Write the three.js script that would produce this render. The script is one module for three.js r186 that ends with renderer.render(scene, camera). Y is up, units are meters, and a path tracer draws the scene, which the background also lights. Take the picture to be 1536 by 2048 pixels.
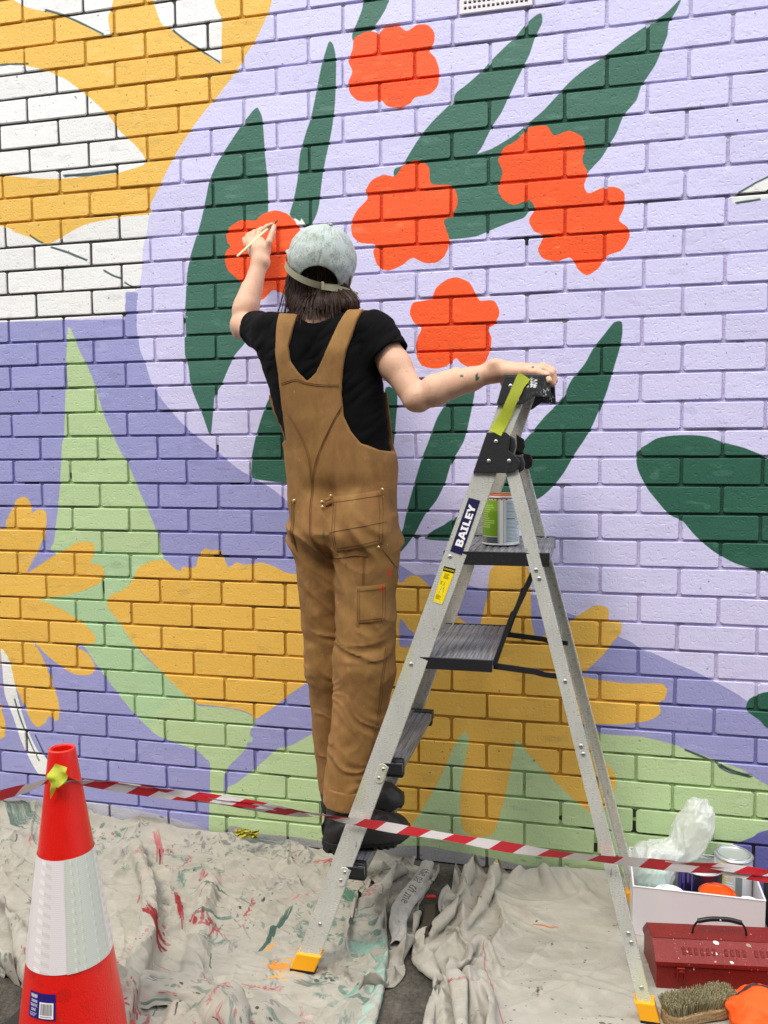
import * as THREE from 'three';
import { mergeGeometries, mergeVertices, toCreasedNormals } from 'three/addons/utils/BufferGeometryUtils.js';
import { RoundedBoxGeometry } from 'three/addons/geometries/RoundedBoxGeometry.js';
import { ImprovedNoise } from 'three/addons/math/ImprovedNoise.js';

// ---------- camera, sky, sun, exposure ----------
const scene = new THREE.Scene();
const camera = new THREE.PerspectiveCamera(62.95, 0.75, 0.02, 200);
camera.position.set(0, 1.447, 2.7606);
camera.rotation.set(-0.0793, 0.2383, -0.0077, 'YXZ');
scene.add(camera);
const renderer = new THREE.WebGLRenderer({ antialias: true });
renderer.shadowMap.enabled = true;
renderer.toneMapping = THREE.LinearToneMapping;
renderer.toneMappingExposure = 2.38;
const skyW = 256, skyH = 128, skyData = new Float32Array(skyW * skyH * 4);
for (let j = 0; j < skyH; j++) for (let i = 0; i < skyW; i++) {
  const el = ((j + 0.5) / skyH - 0.5) * Math.PI, s = Math.sin(el);
  // a bright high overcast: a little brighter overhead, hazy white lower down
  const b = s > 0 ? 0.80 + 0.55 * s : 0.32, w = s > 0 ? s : 0;
  skyData.set([b * (0.95 + 0.02 * w), b * 0.985, b * (1.045 - 0.02 * w), 1], (j * skyW + i) * 4);
}
const sky = new THREE.DataTexture(skyData, skyW, skyH, THREE.RGBAFormat, THREE.FloatType);
sky.mapping = THREE.EquirectangularReflectionMapping; sky.magFilter = THREE.LinearFilter; sky.needsUpdate = true;
scene.background = sky; scene.environment = sky; scene.backgroundIntensity = 1.0; scene.environmentIntensity = 1.0;
const sun = new THREE.DirectionalLight(0xfff0dc, 0.85);
sun.position.set(-1.9, 6.2, 3.3); sun.target.position.set(-0.6, 0.8, 0);
sun.castShadow = true; sun.shadow.radius = 26; sun.shadow.mapSize.set(2048, 2048);
Object.assign(sun.shadow.camera, { left: -4, right: 4, top: 4, bottom: -4, near: 0.1, far: 20 });
scene.add(sun, sun.target);

// ---------- helpers ----------
let seed = 7;
const rnd = () => { seed = (seed + 0x6d2b79f5) | 0; let t = Math.imul(seed ^ (seed >>> 15), 1 | seed); t = (t + Math.imul(t ^ (t >>> 7), 61 | t)) ^ t; return ((t ^ (t >>> 14)) >>> 0) / 4294967296; };
const rr = (a, b) => a + (b - a) * rnd();
const perlin = new ImprovedNoise();
const noise = (x, y, z = 0) => perlin.noise(x, y, z);
const V = (x, y, z) => new THREE.Vector3(x, y, z);
const clamp = (x, a, b) => Math.min(b, Math.max(a, x));
const smooth = (a, b, x) => { const t = clamp((x - a) / (b - a), 0, 1); return t * t * (3 - 2 * t); };
const lerp = (a, b, t) => a + (b - a) * t;
const taken = {};
function numbered(name) { const n = taken[name] ?? 0; taken[name] = n + 1; return n ? name + '_' + String(n).padStart(3, '0') : name; }
const lit = (m) => { m.castShadow = true; m.receiveShadow = true; return m; };
function thing(name, label, category, at = [0, 0, 0], group) {
  const o = new THREE.Group(); o.name = numbered(name); o.position.set(...at); scene.add(o);
  o.userData = { label, category }; if (group) o.userData.group = group;
  return o;
}
// a part: its geometry is given in world metres and moved into its thing's frame
const originOf = (p) => { const v = V(0, 0, 0); for (let o = p; o && o !== scene; o = o.parent) v.add(o.position); return v; };
function part(name, geo, mat, parent, label) {
  const g = Array.isArray(geo) ? mergeGeometries(geo.map(plain)) : geo;
  const v = originOf(parent); g.translate(-v.x, -v.y, -v.z);
  const m = lit(new THREE.Mesh(g, mat)); m.name = name; parent.add(m); if (label) m.userData.label = label;
  return m;
}
function single(name, geo, mat, label, category, group) {
  const g = Array.isArray(geo) ? mergeGeometries(geo.map(plain)) : geo;
  g.computeBoundingBox(); const b = g.boundingBox, c = V((b.min.x + b.max.x) / 2, b.min.y, (b.min.z + b.max.z) / 2);
  g.translate(-c.x, -c.y, -c.z);
  const m = lit(new THREE.Mesh(g, mat)); m.name = numbered(name); m.position.copy(c); m.userData = { label, category }; if (group) m.userData.group = group;
  scene.add(m); return m;
}
function struct(name, geo, mat) { const m = lit(new THREE.Mesh(geo, mat)); m.name = name; m.userData.kind = 'structure'; scene.add(m); return m; }
function plain(g) {
  g = g.index ? g.toNonIndexed() : g;
  if (!g.attributes.normal) g.computeVertexNormals();
  if (!g.attributes.uv) g.setAttribute('uv', new THREE.BufferAttribute(new Float32Array(g.attributes.position.count * 2), 2));
  for (const k of Object.keys(g.attributes)) if (!['position', 'normal', 'uv', 'color'].includes(k)) g.deleteAttribute(k);
  return g;
}
const std = (color, roughness = 0.6, metalness = 0, more = {}) => new THREE.MeshStandardMaterial({ color, roughness, metalness, side: THREE.DoubleSide, ...more });
const phys = (o) => new THREE.MeshPhysicalMaterial({ side: THREE.DoubleSide, ...o });
// a box between two corners of its own frame, with rounded edges
const rbox = (w, h, d, r = 0.002, seg = 2) => new RoundedBoxGeometry(w, h, d, seg, Math.min(r, w / 2.01, h / 2.01, d / 2.01));
const moved = (g, x, y, z) => g.translate(x, y, z);
function frame(o, ex, ey, ez) { return new THREE.Matrix4().makeBasis(ex, ey, ez).setPosition(o); }
const bar = (a, b, r, seg = 8) => { const d = b.clone().sub(a), g = new THREE.CylinderGeometry(r, r, d.length(), seg); g.applyQuaternion(new THREE.Quaternion().setFromUnitVectors(V(0, 1, 0), d.clone().normalize())); return g.translate((a.x + b.x) / 2, (a.y + b.y) / 2, (a.z + b.z) / 2); };
const tube = (pts, r, n = 24, seg = 6) => new THREE.TubeGeometry(new THREE.CatmullRomCurve3(pts), n, r, seg, false);
function canvasTex(w, h, draw, srgb = true) {
  const c = document.createElement('canvas'); c.width = w; c.height = h; draw(c.getContext('2d'), w, h);
  const t = new THREE.CanvasTexture(c); if (srgb) t.colorSpace = THREE.SRGBColorSpace; t.wrapS = t.wrapT = THREE.RepeatWrapping; return t;
}
function dataTex(w, h, f, srgb = false) {
  const d = new Uint8Array(w * h * 4);
  for (let j = 0; j < h; j++) for (let i = 0; i < w; i++) { const c = f(i / w, j / h, i, j), k = (j * w + i) * 4; if (typeof c === 'number') { d[k] = d[k + 1] = d[k + 2] = clamp(c, 0, 1) * 255; } else { d[k] = c[0]; d[k + 1] = c[1]; d[k + 2] = c[2]; } d[k + 3] = 255; }
  const t = new THREE.DataTexture(d, w, h); t.magFilter = THREE.LinearFilter; t.minFilter = THREE.LinearFilter; t.wrapS = t.wrapT = THREE.RepeatWrapping; if (srgb) t.colorSpace = THREE.SRGBColorSpace; t.needsUpdate = true; return t;
}
const rep = (t, x, y = x) => { const c = t.clone(); c.repeat.set(x, y); c.needsUpdate = true; return c; };
// tiling gradient noise: p lattice cells over the unit square
function tnoise(u, v, p, z = 0) {
  const x = u * p, y = v * p, i = Math.floor(x), j = Math.floor(y), fx = x - i, fy = y - j, a = fx * fx * fx * (fx * (fx * 6 - 15) + 10), b = fy * fy * fy * (fy * (fy * 6 - 15) + 10);
  const g = (ii, jj, dx, dy) => { const h = Math.sin(((ii % p + p) % p) * 127.1 + ((jj % p + p) % p) * 311.7 + z * 74.7 + p) * 43758.5453, t = (h - Math.floor(h)) * 6.2832; return Math.cos(t) * dx + Math.sin(t) * dy; };
  return 1.5 * lerp(lerp(g(i, j, fx, fy), g(i + 1, j, fx - 1, fy), a), lerp(g(i, j + 1, fx, fy - 1), g(i + 1, j + 1, fx - 1, fy - 1), a), b);
}
const grain = dataTex(512, 512, (u, v) => 0.5 + 0.28 * tnoise(u, v, 40) + 0.26 * tnoise(u, v, 110, 5) + 0.2 * (rnd() - 0.5));
// woven cloth, one tile = 64 threads
const weave = dataTex(256, 256, (u, v) => { const s = Math.sin(u * 128 * Math.PI), t = Math.sin(v * 128 * Math.PI); return 0.5 + 0.22 * (Math.abs(s) > Math.abs(t) ? s * s : -t * t) + 0.14 * (rnd() - 0.5) + 0.12 * tnoise(u, v, 12); });

// ---------- implicit surfaces ----------
// a tapered capsule
function cone(a, b, r1, r2) {
  const bx = b.x - a.x, by = b.y - a.y, bz = b.z - a.z, l2 = bx * bx + by * by + bz * bz, r = r1 - r2, a2 = l2 - r * r, il2 = 1 / l2;
  return (x, y, z) => {
    const px = x - a.x, py = y - a.y, pz = z - a.z, q = px * bx + py * by + pz * bz, w = q - l2;
    const mx = px * l2 - bx * q, my = py * l2 - by * q, mz = pz * l2 - bz * q, x2 = mx * mx + my * my + mz * mz, y2 = q * q * l2, z2 = w * w * l2, k = Math.sign(r) * r * r * x2;
    if (Math.sign(w) * a2 * z2 > k) return Math.sqrt(x2 + z2) * il2 - r2;
    if (Math.sign(q) * a2 * y2 < k) return Math.sqrt(x2 + y2) * il2 - r1;
    return (Math.sqrt(x2 * a2 * il2) + q * r) * il2 - r1;
  };
}
const smin = (a, b, k) => { const h = Math.max(k - Math.abs(a - b), 0) / k; return Math.min(a, b) - h * h * k * 0.25; };
const smax = (a, b, k) => -smin(-a, -b, k);
const union = (list, k) => (x, y, z) => { let d = 1e3; for (const f of list) d = smin(d, f(x, y, z), k); return d; };
// an ellipsoid with axes given as unit vectors
function ellipsoid(c, ax, ay, az, rx, ry, rz) {
  return (x, y, z) => {
    const px = x - c.x, py = y - c.y, pz = z - c.z, a = (px * ax.x + py * ax.y + pz * ax.z) / rx, b = (px * ay.x + py * ay.y + pz * ay.z) / ry, e = (px * az.x + py * az.y + pz * az.z) / rz;
    const k0 = Math.sqrt(a * a + b * b + e * e), k1 = Math.sqrt(a * a / rx / rx + b * b / ry / ry + e * e / rz / rz);
    return k1 < 1e-9 ? -Math.min(rx, ry, rz) : k0 * (k0 - 1) / k1;
  };
}
// signed distance to a polygon in the xy plane (negative inside)
function poly(pts) {
  return (x, y) => {
    let d = 1e9, s = 1;
    for (let i = 0, j = pts.length - 1; i < pts.length; j = i++) {
      const [ix, iy] = pts[i], [jx, jy] = pts[j], ex = jx - ix, ey = jy - iy, wx = x - ix, wy = y - iy, t = clamp((wx * ex + wy * ey) / (ex * ex + ey * ey), 0, 1), bx = wx - ex * t, by = wy - ey * t;
      d = Math.min(d, bx * bx + by * by);
      const c1 = y >= iy, c2 = y < jy, c3 = ex * wy > ey * wx; if ((c1 && c2 && c3) || (!c1 && !c2 && !c3)) s = -s;
    }
    return s * Math.sqrt(d);
  };
}
// a closed mesh of the field's zero set (surface nets), normals from the field's slope
function netMesh(f, lo, hi, h, uvOf, colorOf) {
  const nx = Math.ceil((hi[0] - lo[0]) / h) + 1, ny = Math.ceil((hi[1] - lo[1]) / h) + 1, nz = Math.ceil((hi[2] - lo[2]) / h) + 1, val = new Float32Array(nx * ny * nz), at = (i, j, k) => (k * ny + j) * nx + i;
  for (let k = 0; k < nz; k++) for (let j = 0; j < ny; j++) for (let i = 0; i < nx; i++) {
    const q = at(i, j, k), edge = i === 0 || j === 0 || k === 0 || i === nx - 1 || j === ny - 1 || k === nz - 1;
    const d = f(lo[0] + i * h, lo[1] + j * h, lo[2] + k * h); val[q] = edge ? Math.max(d, h * 0.05) : d;
  }
  const vid = new Int32Array(nx * ny * nz).fill(-1), P = [], idx = [];
  for (let k = 0; k < nz - 1; k++) for (let j = 0; j < ny - 1; j++) for (let i = 0; i < nx - 1; i++) {
    let m = 0; for (let c = 0; c < 8; c++) if (val[at(i + (c & 1), j + ((c >> 1) & 1), k + (c >> 2))] < 0) m |= 1 << c;
    if (m === 0 || m === 255) continue;
    let sx = 0, sy = 0, sz = 0, n = 0;
    for (let c = 0; c < 8; c++) for (const b of [1, 2, 4]) if (!(c & b)) {
      const e = c | b; if (((m >> c) & 1) === ((m >> e) & 1)) continue;
      const va = val[at(i + (c & 1), j + ((c >> 1) & 1), k + (c >> 2))], vb = val[at(i + (e & 1), j + ((e >> 1) & 1), k + (e >> 2))], t = va / (va - vb);
      sx += (c & 1) + (b === 1 ? t : 0); sy += ((c >> 1) & 1) + (b === 2 ? t : 0); sz += (c >> 2) + (b === 4 ? t : 0); n++;
    }
    vid[at(i, j, k)] = P.length / 3; P.push(lo[0] + (i + sx / n) * h, lo[1] + (j + sy / n) * h, lo[2] + (k + sz / n) * h);
  }
  const quad = (a, b, c, d, flip) => flip ? idx.push(a, c, b, a, d, c) : idx.push(a, b, c, a, c, d);
  for (let k = 1; k < nz - 1; k++) for (let j = 1; j < ny - 1; j++) for (let i = 1; i < nx - 1; i++) {
    const a = val[at(i, j, k)] < 0;
    if (a !== val[at(i + 1, j, k)] < 0) quad(vid[at(i, j - 1, k - 1)], vid[at(i, j, k - 1)], vid[at(i, j, k)], vid[at(i, j - 1, k)], !a);
    if (a !== val[at(i, j + 1, k)] < 0) quad(vid[at(i - 1, j, k - 1)], vid[at(i - 1, j, k)], vid[at(i, j, k)], vid[at(i, j, k - 1)], !a);
    if (a !== val[at(i, j, k + 1)] < 0) quad(vid[at(i - 1, j - 1, k)], vid[at(i, j - 1, k)], vid[at(i, j, k)], vid[at(i - 1, j, k)], !a);
  }
  const n = P.length / 3, pos = new Float32Array(P), nor = new Float32Array(n * 3), uv = new Float32Array(n * 2), col = colorOf && new Float32Array(n * 3), e = h * 0.35;
  for (let v = 0; v < n; v++) {
    let x = pos[v * 3], y = pos[v * 3 + 1], z = pos[v * 3 + 2];
    let gx = f(x + e, y, z) - f(x - e, y, z), gy = f(x, y + e, z) - f(x, y - e, z), gz = f(x, y, z + e) - f(x, y, z - e); const l = Math.hypot(gx, gy, gz) || 1; gx /= l; gy /= l; gz /= l;
    const d = clamp(f(x, y, z), -h * 0.5, h * 0.5); x -= gx * d; y -= gy * d; z -= gz * d;
    pos.set([x, y, z], v * 3); nor.set([gx, gy, gz], v * 3); uv.set(uvOf ? uvOf(x, y, z) : [x, y], v * 2); if (col) col.set(colorOf(x, y, z, gx, gy, gz), v * 3);
  }
  const g = new THREE.BufferGeometry(); g.setAttribute('position', new THREE.BufferAttribute(pos, 3)); g.setAttribute('normal', new THREE.BufferAttribute(nor, 3)); g.setAttribute('uv', new THREE.BufferAttribute(uv, 2)); if (col) g.setAttribute('color', new THREE.BufferAttribute(col, 3)); g.setIndex(idx);
  return g;
}
// a grid of points (rows of Vector3) as a sheet
function sheet(rows, uvOf, closedU = false) {
  const R = rows.length, C = rows[0].length, pos = [], uv = [], idx = [];
  rows.forEach((row, j) => row.forEach((p, i) => { pos.push(p.x, p.y, p.z); uv.push(...(uvOf ? uvOf(i / (C - 1), j / (R - 1), p) : [i / (C - 1), j / (R - 1)])); }));
  for (let j = 0; j < R - 1; j++) for (let i = 0; i < C - 1; i++) { const a = j * C + i; idx.push(a, a + 1, a + C + 1, a, a + C + 1, a + C); }
  const g = new THREE.BufferGeometry(); g.setAttribute('position', new THREE.Float32BufferAttribute(pos, 3)); g.setAttribute('uv', new THREE.Float32BufferAttribute(uv, 2)); g.setIndex(idx); g.computeVertexNormals(); return g;
}
// ---------- pavement and opposite building ----------
const paveTex = dataTex(1024, 1024, (u, v) => { const a = tnoise(u, v, 6), b = tnoise(u, v, 30, 2), c = tnoise(u, v, 120, 4), s = 1 + 0.22 * a + 0.2 * b + 0.22 * c + 0.34 * (rnd() - 0.5); return [70 * s, 66 * s, 59 * s]; }, true);
struct('pavement', new THREE.PlaneGeometry(60, 60, 1, 1).rotateX(-Math.PI / 2), std(0xffffff, 0.92, 0, { map: rep(paveTex, 45), bumpMap: rep(grain, 110), bumpScale: 0.003 }));

// ---------- the painted brick wall ----------
const X0 = -2.45, SPAN = 3.2, Y0 = -0.02, CH = 0.0877, BW = 0.24, UX = -2.1163;   // mural canvas and brick module, metres
const PAINT = { lav: '#d4d2f6', peri: '#9c9ed2', ochre: '#edbe55', green: '#bad4a0', mint: '#b1d2a3', dark: '#396d5c', dark2: '#265e4b', orange: '#fa5818', white: '#eef0ee', deep: '#6465a6' };
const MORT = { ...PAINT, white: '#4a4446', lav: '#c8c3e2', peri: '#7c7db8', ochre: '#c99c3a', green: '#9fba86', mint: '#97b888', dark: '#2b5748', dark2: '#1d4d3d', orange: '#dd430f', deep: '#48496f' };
const curve = (g, pts, loop = true) => {   // a smooth closed outline through the points
  const n = pts.length, q = (i) => pts[(i + n) % n];
  g.beginPath(); g.moveTo(...pts[0]);
  for (let i = 0; i < (loop ? n : n - 1); i++) { const a = q(i - 1), b = q(i), c = q(i + 1), d = q(i + 2), s = 0.13; g.bezierCurveTo(b[0] + (c[0] - a[0]) * s, b[1] + (c[1] - a[1]) * s, c[0] - (d[0] - b[0]) * s, c[1] - (d[1] - b[1]) * s, c[0], c[1]); }
  if (loop) g.closePath();
};
function mural(g, w, h, C, mortar) {
  g.save(); g.scale(w / SPAN, -h / SPAN); g.translate(-X0, -Y0 - SPAN);
  if (mortar) g.translate(0.0024, -0.0032);   // the brush rarely reached into the joints along the same line
  const fill = (c, pts) => { g.fillStyle = c; curve(g, pts); g.fill(); };
  g.fillStyle = C.lav; g.fillRect(X0, Y0, SPAN, SPAN);
  // the darker violet round the pale field
  fill(C.peri, [[-2.605, 1.832], [-2.37, 1.937], [-1.936, 1.919], [-1.729, 1.912], [-1.617, 1.911], [-1.587, 1.919], [-1.582, 1.904], [-1.581, 1.869], [-1.571, 1.797], [-1.553, 1.752], [-1.526, 1.671], [-1.488, 1.616], [-1.45, 1.571], [-1.383, 1.504], [-1.288, 1.436], [-1.194, 1.365], [-1.082, 1.303], [-1.023, 1.259], [-0.9, 1.173], [-0.757, 1.089], [-0.619, 1.041], [-0.559, 1.008], [-0.498, 1.01], [-0.413, 0.987], [-0.321, 0.964], [-0.173, 0.953], [-0.132, 0.946], [-0.084, 0.906], [-0.028, 0.889], [0.031, 0.861], [0.105, 0.827], [0.142, 0.812], [0.175, 0.79], [0.215, 0.777], [0.29, 0.744], [0.349, 0.721], [0.416, 0.688], [0.463, 0.662], [0.497, 0.639], [0.592, 0.586], [0.794, 0.459], [0.819, -0.295], [-2.777, -0.857]]);
  // ochre field and the bare white band at the upper left
  fill(C.white, [[-2.566, 2.436], [-1.516, 2.277], [-1.534, 2.2], [-1.548, 2.149], [-1.554, 2.079], [-1.561, 2.044], [-1.572, 2.013], [-1.6, 2.004], [-1.624, 1.995], [-1.624, 1.959], [-1.629, 1.924], [-1.769, 1.919], [-1.936, 1.917], [-2.15, 1.919], [-2.6, 1.909]]);
  fill(C.lav, [[-1.516, 2.272], [-1.532, 2.2], [-1.546, 2.148], [-1.552, 2.079], [-1.559, 2.044], [-1.57, 2.013], [-1.579, 1.992], [-1.528, 1.902], [-1.295, 1.892], [-1.285, 2.303], [-1.475, 2.317]]);
  fill(C.peri, [[-1.622, 2.002], [-1.6, 2.004], [-1.574, 1.999], [-1.577, 1.975], [-1.581, 1.931], [-1.582, 1.904], [-1.604, 1.903], [-1.628, 1.906], [-1.625, 1.927], [-1.626, 1.956], [-1.621, 1.977]]);
  fill(C.ochre, [[-2.504, 3.407], [-0.966, 3.18], [-1.043, 2.937], [-1.069, 2.876], [-1.107, 2.813], [-1.147, 2.764], [-1.181, 2.718], [-1.238, 2.659], [-1.286, 2.614], [-1.344, 2.552], [-1.413, 2.466], [-1.474, 2.368], [-1.517, 2.298], [-1.522, 2.272], [-1.615, 2.27], [-1.746, 2.258], [-1.807, 2.243], [-1.87, 2.217], [-1.906, 2.201], [-1.944, 2.196], [-1.996, 2.218], [-2.069, 2.246], [-2.132, 2.272], [-2.571, 2.361]]);
  fill(C.white, [[-2.539, 2.856], [-2.102, 2.843], [-2.008, 2.834], [-1.906, 2.802], [-1.836, 2.767], [-1.777, 2.723], [-1.738, 2.691], [-1.671, 2.629], [-1.624, 2.567], [-1.557, 2.504], [-1.529, 2.465], [-1.536, 2.442], [-1.629, 2.424], [-1.729, 2.42], [-1.882, 2.422], [-1.996, 2.434], [-2.122, 2.455], [-2.56, 2.528]]);
  fill(C.white, [[-2.068, 3.111], [-1.992, 3.037], [-1.907, 3.009], [-1.851, 2.994], [-1.778, 2.959], [-1.719, 2.922], [-1.68, 2.9], [-1.651, 2.897], [-1.654, 2.931], [-1.657, 2.956], [-1.655, 3.057]]);
  fill(C.white, [[-1.479, 3.034], [-1.469, 2.955], [-1.447, 2.906], [-1.41, 2.885], [-1.364, 2.849], [-1.318, 2.816], [-1.272, 2.778], [-1.234, 2.755], [-1.229, 2.798], [-1.228, 2.838], [-1.225, 2.895], [-1.241, 2.93], [-1.285, 3.009]]);
  fill(C.white, [[0.526, 2.24], [0.423, 2.193], [0.42, 2.168], [0.466, 2.172], [0.528, 2.179]]);
  // leaves
  fill(C.green, [[-1.859, 1.889], [-1.84, 1.861], [-1.819, 1.806], [-1.777, 1.723], [-1.746, 1.631], [-1.726, 1.567], [-1.693, 1.493], [-1.655, 1.42], [-1.623, 1.365], [-1.589, 1.282], [-1.551, 1.2], [-1.525, 1.136], [-1.511, 1.063], [-1.497, 1.008], [-1.722, 0.993], [-1.959, 1.053], [-1.955, 1.101], [-1.935, 1.215], [-1.919, 1.328], [-1.905, 1.458], [-1.895, 1.495], [-1.885, 1.624], [-1.88, 1.698], [-1.87, 1.825]]);
  fill(C.mint, [[-1.951, 1.091], [-1.496, 1.036], [-1.559, 0.979], [-1.685, 0.881], [-1.629, 0.714], [-1.509, 0.607], [-1.382, 0.502], [-1.292, 0.498], [-1.195, 0.486], [-1.16, 0.461], [-1.177, 0.413], [-1.187, 0.375], [-1.496, 0.37], [-1.618, 0.428], [-1.749, 0.573], [-1.819, 0.666], [-1.88, 0.74], [-1.985, 0.812], [-2.07, 0.871], [-1.915, 0.94], [-1.785, 1.01]]);
  fill(C.green, [[-1.577, 0.403], [-1.502, 0.513], [-1.372, 0.499], [-1.292, 0.498], [-1.195, 0.486], [-1.16, 0.461], [-1.177, 0.413], [-1.198, 0.347], [-1.238, 0.306], [-1.279, 0.255], [-1.289, 0.15], [-1.29, 0.032], [-1.314, 0.018], [-1.348, 0.022], [-1.343, 0.145], [-1.338, 0.279], [-1.353, 0.3], [-1.396, 0.331], [-1.507, 0.36]]);
  fill(C.green, [[-1.276, 0.195], [-1.236, 0.218], [-1.18, 0.264], [-1.121, 0.316], [-1.072, 0.362], [-1.015, 0.38], [-0.929, 0.432], [-0.799, 0.487], [-0.619, 0.517], [-0.275, 0.507], [0.017, 0.512], [0.053, 0.502], [0.122, 0.501], [0.179, 0.502], [0.235, 0.493], [0.287, 0.482], [0.315, 0.47], [0.366, 0.457], [0.418, 0.437], [0.473, 0.424], [0.51, 0.406], [0.563, 0.375], [0.8, 0.286], [0.801, 0.254], [0.567, 0.228], [0.524, 0.202], [0.474, 0.175], [0.427, 0.145], [0.368, 0.105], [0.137, 0.006], [-0.076, -0.006], [-0.302, 0.001], [-0.546, 0.02], [-0.805, 0.013], [-0.992, 0.011], [-1.245, 0.01], [-1.288, 0.021], [-1.288, 0.132]]);
  fill(C.deep, [[0.799, 0.301], [0.567, 0.228], [0.524, 0.202], [0.474, 0.175], [0.427, 0.145], [0.368, 0.105], [0.262, -0.005], [0.811, -0.051]]);
  const D1 = C.dark, D2 = C.dark2;
  fill(D1, [[-1.102, 2.594], [-1.086, 2.561], [-1.082, 2.511], [-1.078, 2.437], [-1.071, 2.353], [-1.071, 2.253], [-1.084, 2.12], [-1.106, 1.952], [-1.136, 1.868], [-1.165, 1.809], [-1.204, 1.767], [-1.233, 1.716], [-1.259, 1.664], [-1.283, 1.63], [-1.29, 1.586], [-1.302, 1.498], [-1.311, 1.498], [-1.333, 1.56], [-1.36, 1.623], [-1.378, 1.676], [-1.383, 1.729], [-1.395, 1.782], [-1.391, 1.922], [-1.387, 1.966], [-1.379, 2.052], [-1.362, 2.12], [-1.325, 2.221], [-1.299, 2.312], [-1.283, 2.37], [-1.253, 2.427], [-1.224, 2.466], [-1.186, 2.513], [-1.154, 2.551], [-1.117, 2.589]]);
  fill(D1, [[-0.842, 2.782], [-0.83, 2.765], [-0.822, 2.711], [-0.827, 2.592], [-0.837, 2.513], [-0.855, 2.434], [-0.874, 2.354], [-0.89, 2.249], [-0.912, 2.201], [-0.944, 2.191], [-0.965, 2.209], [-0.992, 2.231], [-0.978, 2.28], [-0.963, 2.345], [-0.953, 2.426], [-0.93, 2.497], [-0.912, 2.544], [-0.887, 2.647], [-0.869, 2.717], [-0.851, 2.77]]);
  fill(D1, [[-0.721, 2.935], [-0.629, 2.923], [-0.637, 2.894], [-0.654, 2.857], [-0.68, 2.821], [-0.714, 2.786], [-0.748, 2.771], [-0.765, 2.779], [-0.765, 2.8], [-0.752, 2.822], [-0.73, 2.874]]);
  fill(D1, [[-0.154, 2.784], [-0.152, 2.757], [-0.173, 2.715], [-0.191, 2.664], [-0.222, 2.607], [-0.253, 2.546], [-0.277, 2.498], [-0.308, 2.455], [-0.34, 2.396], [-0.354, 2.379], [-0.329, 2.384], [-0.3, 2.393], [-0.237, 2.425], [-0.19, 2.459], [-0.144, 2.493], [-0.098, 2.538], [-0.068, 2.568], [-0.023, 2.601], [0.022, 2.625], [0.088, 2.669], [0.17, 2.715], [0.217, 2.741], [0.258, 2.776], [0.246, 2.745], [0.225, 2.711], [0.221, 2.676], [0.205, 2.634], [0.187, 2.592], [0.148, 2.535], [0.134, 2.495], [0.098, 2.454], [0.077, 2.404], [0.055, 2.369], [0.033, 2.333], [-0.004, 2.295], [-0.077, 2.213], [-0.181, 2.189], [-0.204, 2.168], [-0.252, 2.155], [-0.299, 2.14], [-0.356, 2.12], [-0.446, 2.115], [-0.559, 2.12], [-0.628, 2.334], [-0.599, 2.363], [-0.569, 2.408], [-0.535, 2.453], [-0.494, 2.496], [-0.437, 2.545], [-0.421, 2.574], [-0.38, 2.601], [-0.332, 2.639], [-0.301, 2.669], [-0.262, 2.702], [-0.235, 2.722], [-0.2, 2.76], [-0.169, 2.782]]);
  fill(D2, [[0.077, 1.826], [0.1, 1.827], [0.103, 1.794], [0.096, 1.748], [0.079, 1.687], [0.057, 1.609], [0.035, 1.554], [0.012, 1.499], [-0.01, 1.46], [-0.041, 1.412], [-0.072, 1.356], [-0.103, 1.315], [-0.135, 1.283], [-0.167, 1.263], [-0.191, 1.258], [-0.302, 1.249], [-0.313, 1.265], [-0.278, 1.331], [-0.248, 1.388], [-0.224, 1.429], [-0.176, 1.485], [-0.137, 1.533], [-0.105, 1.565], [-0.074, 1.604], [-0.051, 1.651], [-0.013, 1.697], [0.017, 1.751], [0.047, 1.789]]);
  fill(D2, [[-0.36, 1.659], [-0.36, 1.626], [-0.372, 1.561], [-0.396, 1.463], [-0.438, 1.389], [-0.46, 1.322], [-0.489, 1.264], [-0.529, 1.213], [-0.567, 1.144], [-0.616, 1.084], [-0.633, 1.109], [-0.606, 1.161], [-0.592, 1.22], [-0.566, 1.314], [-0.54, 1.398], [-0.514, 1.464], [-0.485, 1.539], [-0.438, 1.612], [-0.401, 1.676]]);
  fill(D2, [[-0.529, 1.133], [-0.498, 1.162], [-0.464, 1.18], [-0.439, 1.197], [-0.351, 1.235], [-0.326, 1.135], [-0.444, 1.126]]);
  fill(D2, [[-0.664, 1.633], [-0.623, 1.622], [-0.627, 1.532], [-0.639, 1.432], [-0.665, 1.432]]);
  fill(D2, [[-1.067, 1.634], [-1.091, 1.591], [-1.115, 1.531], [-1.135, 1.47], [-1.152, 1.4], [-1.156, 1.35], [-1.142, 1.335], [-1.091, 1.326], [-1.026, 1.321], [-0.898, 1.323], [-0.893, 1.673], [-1.038, 1.676]]);
  fill(D2, [[0.151, 1.416], [0.157, 1.428], [0.18, 1.442], [0.211, 1.462], [0.249, 1.47], [0.307, 1.472], [0.361, 1.466], [0.409, 1.448], [0.463, 1.433], [0.512, 1.412], [0.549, 1.394], [0.683, 1.333], [0.692, 1.029], [0.558, 1.045], [0.535, 1.052], [0.494, 1.06], [0.446, 1.076], [0.41, 1.096], [0.383, 1.113], [0.352, 1.139], [0.325, 1.166], [0.293, 1.204], [0.261, 1.219], [0.239, 1.239], [0.214, 1.269], [0.189, 1.301], [0.172, 1.331], [0.158, 1.362], [0.152, 1.387]]);
  fill(D2, [[0.496, 0.631], [0.504, 0.647], [0.527, 0.663], [0.555, 0.673], [0.647, 0.688], [0.651, 0.535], [0.559, 0.557], [0.536, 0.579], [0.505, 0.601], [0.495, 0.613]]);
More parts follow.
